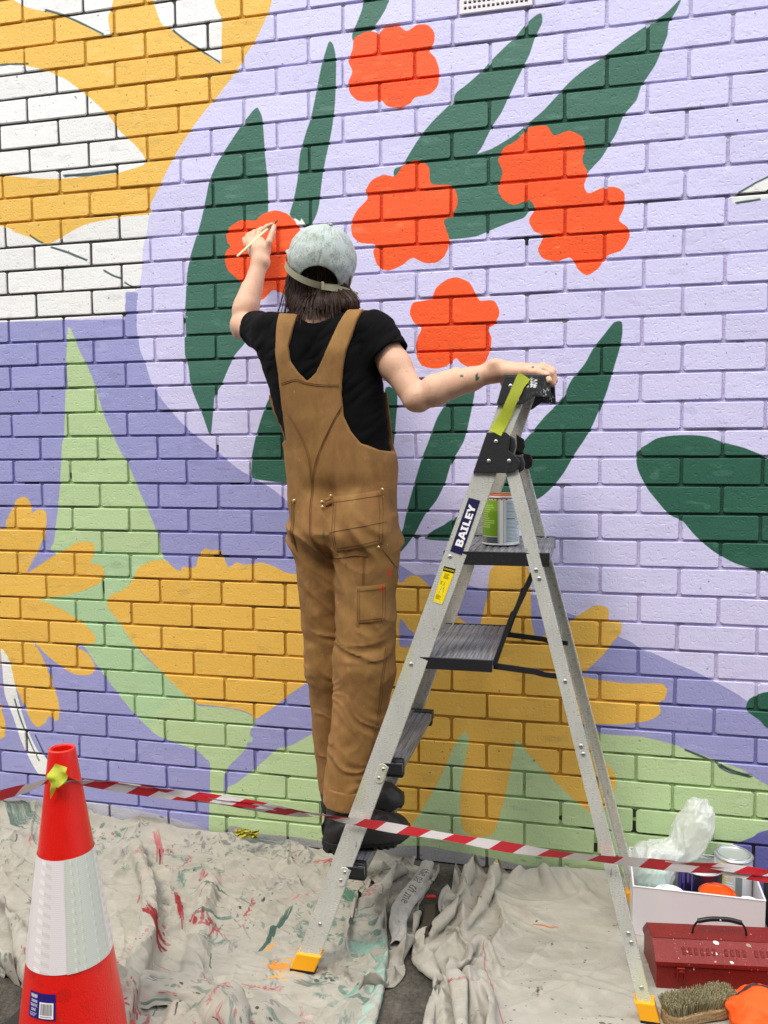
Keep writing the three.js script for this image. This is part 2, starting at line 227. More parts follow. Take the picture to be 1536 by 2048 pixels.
  // ochre flowers along the bottom
  fill(C.ochre, [[-2.46, 1.17], [-2.189, 1.141], [-2.161, 1.174], [-2.13, 1.222], [-2.113, 1.251], [-2.08, 1.264], [-2.058, 1.251], [-2.049, 1.223], [-2.045, 1.202], [-2.021, 1.216], [-1.989, 1.21], [-1.984, 1.176], [-1.993, 1.128], [-2.024, 1.061], [-2.064, 0.999], [-2.078, 0.973], [-2.031, 0.998], [-1.953, 1.044], [-1.905, 1.069], [-1.855, 1.093], [-1.802, 1.096], [-1.784, 1.081], [-1.792, 1.044], [-1.803, 1.017], [-1.764, 1.01], [-1.748, 0.988], [-1.766, 0.944], [-1.831, 0.914], [-1.917, 0.89], [-2.026, 0.872], [-1.983, 0.857], [-1.909, 0.825], [-1.836, 0.78], [-1.795, 0.74], [-1.798, 0.715], [-1.85, 0.701], [-1.882, 0.697], [-1.83, 0.671], [-1.802, 0.628], [-1.812, 0.595], [-1.855, 0.585], [-1.897, 0.59], [-1.95, 0.616], [-2.014, 0.661], [-2.073, 0.715], [-2.036, 0.664], [-2.002, 0.588], [-1.986, 0.54], [-1.963, 0.473], [-1.964, 0.414], [-1.982, 0.398], [-2.007, 0.416], [-2.026, 0.389], [-2.056, 0.369], [-2.082, 0.385], [-2.112, 0.443], [-2.153, 0.53], [-2.172, 0.598], [-2.209, 0.665], [-2.224, 0.465], [-2.205, 0.387], [-2.209, 0.346], [-2.232, 0.308], [-2.514, 0.241]]);
  fill(C.white, [[-2.209, 0.669], [-2.183, 0.643], [-2.167, 0.598], [-2.14, 0.471], [-2.105, 0.354], [-2.064, 0.277], [-2.022, 0.241], [-1.991, 0.184], [-2.014, 0.17], [-2.064, 0.183], [-2.1, 0.234], [-2.137, 0.311], [-2.166, 0.399], [-2.2, 0.487], [-2.208, 0.586]]);
  fill(C.ochre, [[-1.62, 0.977], [-1.609, 1.001], [-1.577, 1.021], [-1.536, 1.033], [-1.492, 1.032], [-1.457, 1.006], [-1.435, 0.997], [-1.427, 1.012], [-1.387, 1.011], [-1.373, 1.021], [-1.362, 1.057], [-1.336, 1.082], [-1.313, 1.075], [-1.278, 1.078], [-1.267, 1.056], [-1.246, 1.015], [-1.217, 1.034], [-1.188, 1.026], [-1.154, 1.032], [-1.116, 1.036], [-1.069, 1.022], [-1.009, 1], [-0.794, 0.984], [-0.796, 0.737], [-0.945, 0.621], [-1.03, 0.558], [-1.098, 0.502], [-1.155, 0.465], [-1.175, 0.482], [-1.214, 0.494], [-1.312, 0.503], [-1.391, 0.51], [-1.47, 0.571], [-1.549, 0.642], [-1.629, 0.714], [-1.698, 0.805], [-1.74, 0.854], [-1.726, 0.895], [-1.673, 0.919], [-1.637, 0.948]]);
  fill(C.ochre, [[-0.651, 1.022], [-0.616, 0.98], [-0.594, 0.995], [-0.576, 1.007], [-0.547, 1.001], [-0.516, 0.973], [-0.478, 0.942], [-0.436, 0.884], [-0.354, 0.833], [-0.334, 0.879], [-0.319, 0.948], [-0.31, 1.024], [-0.296, 1.046], [-0.26, 1.053], [-0.198, 1.05], [-0.178, 1.019], [-0.172, 0.869], [-0.154, 0.806], [-0.132, 0.821], [-0.112, 0.83], [-0.064, 0.857], [-0.03, 0.885], [0.007, 0.911], [0.027, 0.924], [0.052, 0.926], [0.068, 0.919], [0.074, 0.903], [0.073, 0.88], [0.106, 0.876], [0.114, 0.862], [0.109, 0.835], [0.089, 0.81], [0.062, 0.769], [0.029, 0.733], [0.004, 0.708], [-0.028, 0.696], [0.03, 0.683], [0.091, 0.677], [0.144, 0.675], [0.232, 0.68], [0.25, 0.673], [0.257, 0.657], [0.25, 0.631], [0.231, 0.615], [0.238, 0.597], [0.237, 0.584], [0.226, 0.57], [0.194, 0.553], [0.154, 0.545], [0.106, 0.536], [0.011, 0.533], [-0.005, 0.523], [0.013, 0.469], [0.039, 0.426], [0.07, 0.406], [0.095, 0.377], [0.104, 0.352], [0.098, 0.304], [0.083, 0.264], [0.054, 0.232], [0.027, 0.23], [-0.005, 0.252], [-0.046, 0.286], [-0.112, 0.348], [-0.161, 0.396], [-0.2, 0.441], [-0.22, 0.46], [-0.228, 0.425], [-0.241, 0.346], [-0.26, 0.248], [-0.277, 0.185], [-0.294, 0.131], [-0.328, 0.11], [-0.371, 0.11], [-0.402, 0.137], [-0.41, 0.207], [-0.405, 0.305], [-0.388, 0.394], [-0.379, 0.447], [-0.391, 0.474], [-0.414, 0.453], [-0.44, 0.399], [-0.466, 0.335], [-0.501, 0.261], [-0.545, 0.185], [-0.572, 0.138], [-0.59, 0.127], [-0.643, 0.149], [-0.728, 0.384], [-0.671, 0.673]]);
  fill(C.peri, [[-0.617, 0.854], [-0.586, 0.821], [-0.553, 0.793], [-0.572, 0.762], [-0.618, 0.763]]);
  // orange blossoms
  for (const f of [
    [[-1.069, 2.248], [-1.042, 2.25], [-1.008, 2.239], [-0.985, 2.221], [-0.962, 2.193], [-0.94, 2.111], [-0.959, 2.037], [-0.988, 2.011], [-1.007, 1.964], [-1.032, 1.976], [-1.058, 1.984], [-1.075, 1.971], [-1.095, 1.955], [-1.114, 1.954], [-1.128, 1.96], [-1.152, 1.997], [-1.175, 2.015], [-1.199, 2.037], [-1.225, 2.062], [-1.235, 2.099], [-1.227, 2.126], [-1.212, 2.14], [-1.223, 2.156], [-1.226, 2.187], [-1.21, 2.209], [-1.176, 2.226], [-1.152, 2.226], [-1.117, 2.222], [-1.099, 2.237]],
    [[-0.765, 2.748], [-0.758, 2.783], [-0.714, 2.799], [-0.672, 2.79], [-0.651, 2.807], [-0.613, 2.805], [-0.583, 2.783], [-0.547, 2.797], [-0.514, 2.793], [-0.493, 2.768], [-0.493, 2.737], [-0.508, 2.712], [-0.49, 2.69], [-0.477, 2.65], [-0.481, 2.604], [-0.507, 2.579], [-0.556, 2.573], [-0.573, 2.556], [-0.606, 2.546], [-0.648, 2.555], [-0.67, 2.576], [-0.707, 2.575], [-0.75, 2.584], [-0.775, 2.611], [-0.78, 2.643], [-0.766, 2.677], [-0.779, 2.711]],
    [[-0.662, 2.337], [-0.701, 2.324], [-0.724, 2.293], [-0.72, 2.264], [-0.754, 2.231], [-0.775, 2.191], [-0.772, 2.15], [-0.746, 2.124], [-0.694, 2.114], [-0.7, 2.089], [-0.686, 2.047], [-0.652, 2.027], [-0.604, 2.042], [-0.567, 2.064], [-0.529, 2.046], [-0.487, 2.045], [-0.459, 2.066], [-0.444, 2.113], [-0.462, 2.175], [-0.437, 2.189], [-0.418, 2.222], [-0.421, 2.262], [-0.442, 2.287], [-0.503, 2.297], [-0.511, 2.348], [-0.536, 2.371], [-0.569, 2.374], [-0.599, 2.36], [-0.625, 2.33]],
    [[-0.19, 2.444], [-0.136, 2.445], [-0.112, 2.414], [-0.067, 2.423], [-0.028, 2.403], [-0.017, 2.368], [-0.025, 2.33], [-0.009, 2.291], [-0.019, 2.251], [-0.004, 2.228], [0.041, 2.242], [0.079, 2.239], [0.102, 2.219], [0.102, 2.177], [0.088, 2.14], [0.114, 2.115], [0.12, 2.085], [0.097, 2.048], [0.052, 2.032], [0.029, 1.998], [-0.005, 1.977], [-0.032, 1.994], [-0.058, 2.034], [-0.101, 2.026], [-0.141, 2.036], [-0.159, 2.064], [-0.143, 2.106], [-0.172, 2.124], [-0.188, 2.159], [-0.17, 2.193], [-0.19, 2.221], [-0.236, 2.209], [-0.273, 2.232], [-0.287, 2.267], [-0.273, 2.313], [-0.286, 2.353], [-0.268, 2.39], [-0.229, 2.409]],
    [[-0.421, 1.992], [-0.38, 1.974], [-0.356, 1.933], [-0.344, 1.914], [-0.299, 1.911], [-0.281, 1.873], [-0.299, 1.834], [-0.32, 1.825], [-0.307, 1.794], [-0.311, 1.754], [-0.331, 1.711], [-0.372, 1.7], [-0.405, 1.714], [-0.423, 1.731], [-0.455, 1.707], [-0.496, 1.7], [-0.538, 1.713], [-0.555, 1.746], [-0.56, 1.787], [-0.538, 1.832], [-0.563, 1.853], [-0.577, 1.886], [-0.566, 1.917], [-0.529, 1.923], [-0.504, 1.93], [-0.487, 1.963], [-0.454, 1.986]],
  ]) { fill(C.orange, f); }
  // bare plaster left at the foot of the wall
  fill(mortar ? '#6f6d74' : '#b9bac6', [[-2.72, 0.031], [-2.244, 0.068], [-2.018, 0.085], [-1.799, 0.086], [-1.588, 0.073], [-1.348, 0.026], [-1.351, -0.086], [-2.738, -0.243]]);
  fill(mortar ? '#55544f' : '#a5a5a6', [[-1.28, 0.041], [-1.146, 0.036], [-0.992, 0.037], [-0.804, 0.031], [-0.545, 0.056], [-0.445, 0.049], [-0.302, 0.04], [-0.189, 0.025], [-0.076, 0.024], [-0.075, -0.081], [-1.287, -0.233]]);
  if (!mortar) {
    fill('#f2f2f0', [[-0.977, 2.22], [-0.956, 2.209], [-0.951, 2.217], [-0.935, 2.191], [-0.957, 2.186], [-0.967, 2.196]]);
    // charcoal sketch lines
    const stroke = (pts, wd) => { for (let r = 0; r < 14; r++) { g.strokeStyle = `rgba(30,56,56,${rr(0.25, 0.6)})`; g.lineWidth = wd * rr(0.1, 0.4); const o = () => rr(-wd, wd) * 0.5; curve(g, pts.map(([x, y]) => [x + o(), y + o()]), false); g.stroke(); } };
    stroke([[-1.901, 3.009], [-1.851, 2.994], [-1.778, 2.959], [-1.68, 2.902]], 0.008); stroke([[-1.404, 2.881], [-1.364, 2.846], [-1.318, 2.813], [-1.239, 2.759]], 0.008);
    stroke([[-2.124, 2.842], [-2.081, 2.844], [-2.039, 2.841], [-1.987, 2.835]], 0.008); stroke([[-1.851, 2.431], [-1.769, 2.428], [-1.709, 2.43], [-1.644, 2.432]], 0.012);
    stroke([[-1.918, 2.18], [-1.862, 2.162], [-1.818, 2.144], [-1.777, 2.127]], 0.007); stroke([[-1.706, 2.087], [-1.672, 2.068], [-1.642, 2.056]], 0.007); stroke([[-1.623, 2.039], [-1.603, 2.027], [-1.58, 2.017]], 0.007);
    stroke([[0.434, 2.196], [0.458, 2.208], [0.485, 2.222], [0.526, 2.24]], 0.007); stroke([[0.427, 2.166], [0.466, 2.169], [0.493, 2.173]], 0.006);
    stroke([[-2.156, 0.47], [-2.133, 0.392], [-2.101, 0.314], [-2.06, 0.238]], 0.006); stroke([[-2.073, 0.336], [-2.042, 0.279], [-2.022, 0.245]], 0.006); stroke([[-2.006, 2.231], [-1.975, 2.209], [-1.954, 2.2]], 0.006);
    stroke([[0.421, 0.428], [0.458, 0.41], [0.51, 0.4]], 0.012); stroke([[0.315, 0.468], [0.36, 0.452], [0.413, 0.432]], 0.006);
    // dark pits, dust and roller marks in the paint
    const inView = (n, f) => { for (let i = 0; i < n; i++) f(rr(-2.4, 0.75), rr(0.05, 3.15)); };
    inView(5200, (x, y) => { const busy = x < -1.35 && y > 1.9 ? 1 : noise(x * 2.2, y * 2.2, 9) > 0.05 ? 0.45 : 0.16; if (rnd() > busy) return; g.fillStyle = `rgba(40,44,44,${rr(0.12, 0.6)})`; const r = 0.0006 + 0.0022 * rnd() ** 3; g.beginPath(); g.ellipse(x, y, r * rr(1, 1.8), r, rr(0, 3), 0, 7); g.fill(); });
    inView(2600, (x, y) => { const s = rnd() < 0.5; g.fillStyle = s ? `rgba(255,255,255,${rr(0.03, 0.10)})` : `rgba(60,60,90,${rr(0.02, 0.07)})`; g.beginPath(); g.ellipse(x, y, rr(0.004, 0.035), rr(0.002, 0.012), rr(-0.2, 0.2), 0, 7); g.fill(); });
    // overlapping roller passes, a shade thinner or thicker
    inView(900, (x, y) => { const wd = rr(0.05, 0.22), ht = rr(0.01, 0.055), s = rnd() < 0.5; for (let i = 0; i < 9; i++) { g.fillStyle = s ? `rgba(255,255,255,${rr(0.004, 0.022)})` : `rgba(40,40,70,${rr(0.003, 0.016)})`; g.fillRect(x + rr(0, 0.02), y + ht * i / 9, wd + rr(-0.03, 0.03), ht / 9); } });
    inView(70, (x, y) => { g.fillStyle = `rgba(226,226,232,${rr(0.2, 0.6)})`; for (let i = 0; i < 5; i++) { g.beginPath(); g.ellipse(x + rr(-0.012, 0.012), y + rr(-0.004, 0.004), rr(0.0006, 0.004), rr(0.0005, 0.0016), 0, 0, 7); g.fill(); } });
    inView(260, (x, y) => { g.strokeStyle = `rgba(70,72,80,${rr(0.08, 0.3)})`; g.lineWidth = rr(0.0006, 0.0016); g.beginPath(); g.moveTo(x, y); g.lineTo(x + rr(-0.02, 0.02), y + rr(-0.01, 0.01)); g.lineTo(x + rr(-0.03, 0.03), y + rr(-0.012, 0.012)); g.stroke(); });
    // dirt and flaked paint along the foot
    for (let i = 0; i < 420; i++) { const x = rr(-2.4, 0.75), y = 0.002 + 0.06 * rnd() ** 1.6; g.fillStyle = `rgba(${rnd() < 0.5 ? '48,46,42' : '96,96,98'},${rr(0.1, 0.4)})`; g.beginPath(); g.ellipse(x, y, 0.001 + 0.014 * rnd() ** 3, 0.0006 + 0.004 * rnd() ** 3, rr(-0.3, 0.3), 0, 7); g.fill(); }
  } else {
    // old dark joint showing where the paint missed the mortar
    const gaps = [...[[-1.43, 1.898], [-1.534, 1.725], [-1.307, 1.445], [-1.214, 1.329], [-1.749, 1.393], [-1.94, 1.346], [-1.278, 1.059], [0.141, 0.244], [0.147, 0.203], [0.212, 0.192], [0.023, 0.19], [0.048, 0.115], [0.007, 0.205], [-2.049, 1.318], [-1.756, 0.935], [-1.736, 0.921], [-0.48, 0.254], [-0.515, 0.161], [-0.273, 0.098], [0.442, 0.167], [0.487, 0.16], [0.531, 0.16], [-0.169, 2.1], [-0.232, 2.096], [-1.201, 1.879]]];
    for (const [x, y] of gaps) { g.fillStyle = 'rgba(24,24,24,.9)'; g.beginPath(); g.ellipse(x, y, rr(0.03, 0.1), 0.016, 0, 0, 7); g.fill(); }
    for (let i = 0; i < 420; i++) { const k = Math.floor(rr(0, 34)), x = rr(-2.4, 0.75); g.fillStyle = `rgba(30,30,34,${rr(0.1, 0.5)})`; g.beginPath(); g.ellipse(x, k * CH, rr(0.01, 0.09), rr(0.003, 0.01), 0, 0, 7); g.fill(); }
    for (let i = 0; i < 500; i++) { const x = rr(-2.4, 0.75), y = rr(0, 3.1); g.fillStyle = `rgba(235,235,240,${rr(0.05, 0.3)})`; g.beginPath(); g.ellipse(x, Math.round(y / CH) * CH - 0.004, rr(0.005, 0.05), 0.002, 0, 0, 7); g.fill(); }
  }
  g.restore();
}
const muralTex = canvasTex(2048, 2048, (g, w, h) => mural(g, w, h, PAINT, false)), mortarTex = canvasTex(2048, 2048, (g, w, h) => mural(g, w, h, MORT, true));
for (const t of [muralTex, mortarTex]) t.wrapS = t.wrapT = THREE.ClampToEdgeWrapping;
// rolled paint over a pitted brick face
const brickBump = dataTex(1024, 1024, (u, v) => 0.55 + 0.2 * tnoise(u, v, 26) + 0.22 * tnoise(u, v, 90, 3) + 0.12 * (rnd() - 0.5) + 0.16 * tnoise(u, v, 9, 8) - 0.9 * smooth(0.52, 0.66, tnoise(u, v, 48, 21)) - 0.5 * smooth(0.5, 0.6, tnoise(u, v, 75, 33)));
const brickMat = std(0xffffff, 0.62, 0, { map: muralTex, bumpMap: rep(brickBump, 4.7, 4.7), bumpScale: 0.001 });
const mortarMat = std(0xffffff, 0.8, 0, { map: mortarTex, bumpMap: rep(brickBump, 9, 9), bumpScale: 0.0025 });
const wallUV = (x, y) => [(x - X0) / SPAN, (y - Y0) / SPAN];
function brickGeo(x0, x1, y0, y1) {   // a face with worn arrises, its four chamfers and the four sides back to the mortar
  const j = () => rr(-0.0009, 0.0009), z = 0.0 + rr(-0.0014, 0.0008), dz = -0.02, c = rr(0.0012, 0.0022), tilt = rr(-0.0011, 0.0011), tv = rr(-0.0012, 0.0012);
  const o = [[x0 + j(), y0 + j()], [x1 + j(), y0 + j()], [x1 + j(), y1 + j()], [x0 + j(), y1 + j()]], mx = (x0 + x1) / 2;
  const ring = (s, zz, tl) => {   // eight points: corners cut
    const r = rnd() < 0.12 ? rr(0.006, 0.013) : rr(0.0025, 0.0055), pts = [];
    for (let i = 0; i < 4; i++) { const [x, y] = o[i], sx = i === 0 || i === 3 ? 1 : -1, sy = i < 2 ? 1 : -1, a = [x + sx * (s + r), y + sy * s], b = [x + sx * s, y + sy * (s + r)]; pts.push(...(i % 2 ? [a, b] : [b, a])); }
    return pts.map(([x, y]) => [x, y, zz + (tl ? tilt * (x - mx) / 0.11 + tv * (y - y0 - 0.04) / 0.04 : 0)]);
  };
  const F = ring(c, z, true), E = ring(0, z - c * 0.9, true), B = ring(0, dz, false), pos = [], uv = [];
  const tri = (...p) => { for (const q of p) { pos.push(...q); uv.push(...wallUV(q[0], q[1])); } };
  for (let i = 1; i < 7; i++) tri(F[0], F[i], F[i + 1]);
  for (let i = 0; i < 8; i++) { const k = (i + 1) % 8; tri(E[i], E[k], F[k]); tri(E[i], F[k], F[i]); tri(B[i], B[k], E[k]); tri(B[i], E[k], E[i]); }
  const g = new THREE.BufferGeometry(); g.setAttribute('position', new THREE.Float32BufferAttribute(pos, 3)); g.setAttribute('uv', new THREE.Float32BufferAttribute(uv, 2));
  g.computeVertexNormals(); return g;
}
const wall = thing('brick_wall', 'painted brick wall carrying a mural of dark green leaves and orange blossoms behind the ladder', 'wall');
// measured drift of the bed joints, metres
const bed = (k) => k * CH + 0.0016 * Math.sin(k * 1.7) + 0.001 * Math.sin(k * 0.6 + 1);
part('mortar', (() => { const g = new THREE.PlaneGeometry(7.2, 4.6, 1, 1).translate(-1.1, 2.27, -0.0074), p = g.attributes.position, u = g.attributes.uv; for (let i = 0; i < p.count; i++) u.setXY(i, ...wallUV(p.getX(i), p.getY(i))); return g; })(), mortarMat, wall);
part('core', rbox(7.2, 4.6, 0.2, 0.004).translate(-1.1, 2.27, -0.125), std(0x8a8690, 0.9), wall);
const shown = [], rest = [], JT = 0.0052;
for (let k = 0; k < 52; k++) {
  const phase = (k % 2 ? 0 : 0.5);
  for (let i = -11; i < 22; i++) {
    const jit = 0.004 * Math.sin(k * 12.9 + i * 4.1), jit2 = 0.004 * Math.sin(k * 12.9 + (i + 1) * 4.1), x0 = UX + (i + phase) * BW + jit + JT, x1 = UX + (i + 1 + phase) * BW + jit2 - JT, y0 = bed(k) + JT * 0.9, y1 = bed(k + 1) - JT * 0.9;
    if (x1 < -4.6 || x0 > 2.4) continue;
    const vx = [-0.414, -0.178, 2.809, 2.979], vent = x1 > vx[0] && x0 < vx[1] && y1 > vx[2] && y0 < vx[3];
    const cuts = vent ? [[x0, Math.min(x1, vx[0] - 0.004)], [Math.max(x0, vx[1] + 0.004), x1]].filter(([p, q]) => q - p > 0.03) : [[x0, x1]];
    const seen = x1 > -2.25 - 0.06 * (k < 17 ? 1 : 0) && x0 < 0.57 && k >= 1 && k < 36;
    for (const [p, q] of cuts) (seen ? shown : rest).push([p, q, y0, y1, k]);
  }
}
// the 300 bricks that show largest, one mesh each; the others joined
const hidden = ([x0, x1, y0, y1]) => { const x = (x0 + x1) / 2, y = (y0 + y1) / 2; return x > -1.18 && x < -0.72 && y > 0.35 && y < 1.95 ? 1 : 0; };
shown.sort((a, b) => (hidden(a) - hidden(b)) || (b[0] - a[0]));
shown.forEach((b, n) => (n < 300 ? part('brick', brickGeo(b[0], b[1], b[2], b[3]), brickMat, wall) : rest.push(b)));
part('joined_bricks', rest.map((b) => brickGeo(b[0], b[1], b[2], b[3])), brickMat, wall).userData.kind = 'stuff';
// the air vent: a pierced plate in the place of bricks
{
  const [x0, x1, y0, y1] = [-0.414, -0.178, 2.809, 2.979], s = new THREE.Shape([[x0 + 0.004, y0 + 0.004], [x1 - 0.004, y0 + 0.004], [x1 - 0.004, y1 - 0.004], [x0 + 0.004, y1 - 0.004]].map((p) => new THREE.Vector2(...p)));
  const nx = 14, ny = 9, px = (x1 - x0 - 0.03) / nx, py = 0.0172;
  for (let i = 0; i < nx; i++) for (let j = 0; j < ny; j++) { const cx = x0 + 0.015 + (i + 0.5) * px, cy = y0 + 0.019 + j * py, q = 0.0046; s.holes.push(new THREE.Path([[cx - q, cy - q], [cx - q, cy + q], [cx + q, cy + q], [cx + q, cy - q]].map((p) => new THREE.Vector2(...p)))); }
  const vent = part('air_vent', new THREE.ExtrudeGeometry(s, { depth: 0.01, bevelEnabled: false }).translate(0, 0, -0.006), std(0xe8e4e8, 0.6), wall);
  part('vent_cavity', new THREE.PlaneGeometry(x1 - x0 - 0.012, y1 - y0 - 0.012).translate((x0 + x1) / 2, (y0 + y1) / 2, -0.0066), std(0x0c0c0c, 0.9), vent);
}
// the row of buildings across the lane, behind the camera: it keeps the low sky off the foot of the wall
{
  const b = thing('opposite_building', 'plain dark brick building across the lane behind the viewer', 'building', [0, 0, 5.2]);
  part('wall', rbox(26, 5.2, 0.4, 0.02).translate(0, 5.2 / 2, 5.2 + 0.2), std(0x3d3934, 0.9), b);
  part('parapet', rbox(26.2, 0.18, 0.5, 0.02).translate(0, 5.2 + 0.092, 5.2 + 0.2), std(0x6c675f, 0.85), b);
}
// ---------- the step ladder ----------
const alu = std(0xfafbf9, 0.38, 0.36, { roughnessMap: (() => { const t = rep(dataTex(64, 512, (u, v) => 0.75 + 0.12 * tnoise(u, v, 30) + 0.12 * (rnd() - 0.5)), 1, 1); return t; })(), bumpMap: rep(grain, 3), bumpScale: 0.0002,
  map: dataTex(512, 512, (u, v) => { const a = tnoise(u, v, 7), b = tnoise(u, v, 60, 4), s = 0.95 + 0.04 * a + 0.02 * b, d = tnoise(u, v, 26, 9) > 0.8 ? 0.78 : 1, y = smooth(0.35, 0.8, tnoise(u, v, 3, 13)) * 0.13; return [236 * s * d, 238 * s * d, 232 * s * d * (1 - y)]; }, true) });
const blackPlastic = std(0x16171a, 0.5, 0, { bumpMap: rep(grain, 8), bumpScale: 0.0006 }), rubber = std(0x0f0f10, 0.8), steel = std(0xb9bcbd, 0.32, 0.9), footYellow = std(0xf0a808, 0.45);
const scuffed = std(0xffffff, 0.52, 0, { map: canvasTex(512, 512, (g) => { g.fillStyle = '#1b1c20'; g.fillRect(0, 0, 512, 512); for (let i = 0; i < 150; i++) { g.strokeStyle = `rgba(${rnd() < 0.3 ? '225,228,228' : '120,140,135'},${rr(0.15, 0.6)})`; g.lineWidth = rr(0.6, 3.5); const x = rr(0, 512), y = rr(0, 512); g.beginPath(); g.moveTo(x, y); g.lineTo(x + rr(-12, 12), y + rr(-26, 26)); g.stroke(); } }) });
const ZC = 0.4, nearZ = (h) => 0.68 - 0.069 * h, ladder = thing('step_ladder', 'paint-spattered aluminium platform step ladder with yellow feet that the painter stands on', 'ladder', [-0.29, 0, ZC]);
// things drawn flat as (x, height) on the near side of the ladder and given a thickness; side -1 mirrors them to the far side
function plate(pts, thick, off, side = 1, bevel = 0.001) {
  const s = new THREE.Shape(pts.map(([x, y]) => new THREE.Vector2(x, y))), g = new THREE.ExtrudeGeometry(s, { depth: thick, bevelEnabled: bevel > 0, bevelSize: bevel, bevelThickness: bevel, bevelSegments: 2 }), p = g.attributes.position;
  for (let i = 0; i < p.count; i++) { const z = nearZ(p.getY(i)) + off + p.getZ(i); p.setZ(i, side > 0 ? z : 2 * ZC - z); }
  g.computeVertexNormals(); return g;
}
const frontX = (h) => -0.7465 + 0.356 * h, rearX = (h) => 0.169 - 0.259 * h;
function rail(xOf, h0, h1, width, side) {   // a channel: web outside, two flanges inward
  const a = V(xOf(h0), h0, nearZ(h0)), b = V(xOf(h1), h1, nearZ(h1)), w = width / 2, t = 0.0026, f = 0.022;
  const s = new THREE.Shape([[-w, 0], [w, 0], [w, f], [w - t, f], [w - t, t], [-w + t, t], [-w + t, f], [-w, f]].map((p) => new THREE.Vector2(...p)));
  const len = a.distanceTo(b), g = new THREE.ExtrudeGeometry(s, { depth: len, bevelEnabled: true, bevelSize: 0.0006, bevelThickness: 0.0006, bevelSegments: 1, steps: 1 });
  const ez = b.clone().sub(a).normalize(), ey = V(0, 0, -1).addScaledVector(ez, ez.z).normalize(), ex = ey.clone().cross(ez);
  g.applyMatrix4(frame(a, ex, ey, ez));
  const p = g.attributes.position, u = g.attributes.uv;
  for (let i = 0; i < p.count; i++) { if (side < 0) p.setZ(i, 2 * ZC - p.getZ(i)); u.setXY(i, p.getX(i) * 3 + p.getZ(i) * 2 + side, p.getY(i) * 1.1); }
  g.computeVertexNormals(); return g;
}
for (const side of [1, -1]) {
  part('front_rail', rail(frontX, 0.02, 1.61, 0.0555, side), alu, ladder);
  part('rear_rail', rail(rearX, 0.02, 1.415, 0.031, side), alu, ladder);
  for (const [xo, w, lean] of [[frontX, 0.064, 0.356], [rearX, 0.042, -0.259]]) {
    const y0 = 0.003, y1 = 0.052, foot = part('foot', plate([[xo(y0) - w / 2, y0 + 0.009], [xo(y0) + w / 2, y0 + 0.009], [xo(y1) + w / 2, y1], [xo(y1) - w / 2, y1]], 0.034, -0.029, side, 0.003), footYellow, ladder);
    part('rubber_pad', plate([[xo(0) - w / 2 - 0.003, 0.001], [xo(0) + w / 2 + 0.003, 0.001], [xo(0) + w / 2 + 0.001, 0.011], [xo(0) - w / 2 - 0.001, 0.011]], 0.038, -0.031, side, 0.001), rubber, foot);
  }
  part('hinge_bracket', plate([[-0.252, 1.477], [-0.206, 1.478], [-0.195, 1.469], [-0.196, 1.446], [-0.199, 1.432], [-0.182, 1.419], [-0.169, 1.403], [-0.17, 1.389], [-0.18, 1.379], [-0.196, 1.375], [-0.286, 1.376]], 0.006, 0.0015, side, 0.0015), blackPlastic, ladder);
  part('hinge_sleeve', plate([[-0.203, 1.474], [-0.185, 1.461], [-0.182, 1.441], [-0.188, 1.425], [-0.201, 1.43]], 0.03, -0.034, side, 0.002), blackPlastic, ladder);
  part('hinge_sleeve', plate([[-0.182, 1.419], [-0.165, 1.415], [-0.159, 1.399], [-0.16, 1.384], [-0.17, 1.376], [-0.18, 1.379]], 0.03, -0.034, side, 0.002), blackPlastic, ladder);
  part('diagonal_strut', plate([[-0.127, 1.141], [-0.114, 1.141], [-0.174, 1.006], [-0.179, 1.006], [-0.226, 0.866], [-0.238, 0.868], [-0.189, 1.01], [-0.184, 1.013]], 0.004, -0.03, side, 0.0006), blackPlastic, ladder);
  part('brace', plate([[-0.246, 0.876], [-0.229, 0.873], [-0.121, 0.863], [-0.101, 0.856], [-0.051, 0.853], [-0.051, 0.84], [-0.104, 0.844], [-0.126, 0.849], [-0.233, 0.858], [-0.246, 0.86]], 0.003, -0.034, side, 0.0006), blackPlastic, ladder);
}
const strip = (x0, x1, y, z0, z1, n) => { const out = [rbox(x1 - x0, 0.004, z1 - z0, 0.001).translate((x0 + x1) / 2, y - 0.004, (z0 + z1) / 2)]; const w = (x1 - x0) / n; for (let i = 0; i < n; i++) out.push(rbox(w * 0.72, 0.004, z1 - z0, 0.0012).translate(x0 + (i + 0.5) * w, y - 0.002, (z0 + z1) / 2)); return out; };
const worn = std(0xe0e1e4, 0.5, 0.2, { map: dataTex(256, 256, (u, v) => { const s = 0.72 + 0.24 * tnoise(u, v, 5) + 0.2 * tnoise(u, v, 30, 3) + 0.1 * (rnd() - 0.5); return [190 * s, 190 * s, 192 * s]; }, true) });
function tread(name, x0, x1, top, deep, n) {
  const zn = nearZ(top) - 0.006, zf = 2 * ZC - zn, t = part(name, strip(x0, x1, top, zf, zn, n), worn, ladder);
  for (const z of [zn, zf]) part('side_panel', rbox(x1 - x0 + 0.006, deep, 0.006, 0.0015).translate((x0 + x1) / 2, top - deep / 2 + 0.002, z + (z === zn ? 0.0035 : -0.0035)), scuffed, t);
  part('edge', rbox(0.004, deep * 0.8, zn - zf, 0.0015).translate(x1, top - deep * 0.4, ZC), worn, t);
  part('edge', rbox(0.004, deep * 0.8, zn - zf, 0.0015).translate(x0, top - deep * 0.4, ZC), worn, t);
  return t;
}
tread('platform', -0.362, -0.093, 1.168, 0.036, 14);
tread('tread', -0.425, -0.237, 0.886, 0.032, 10);
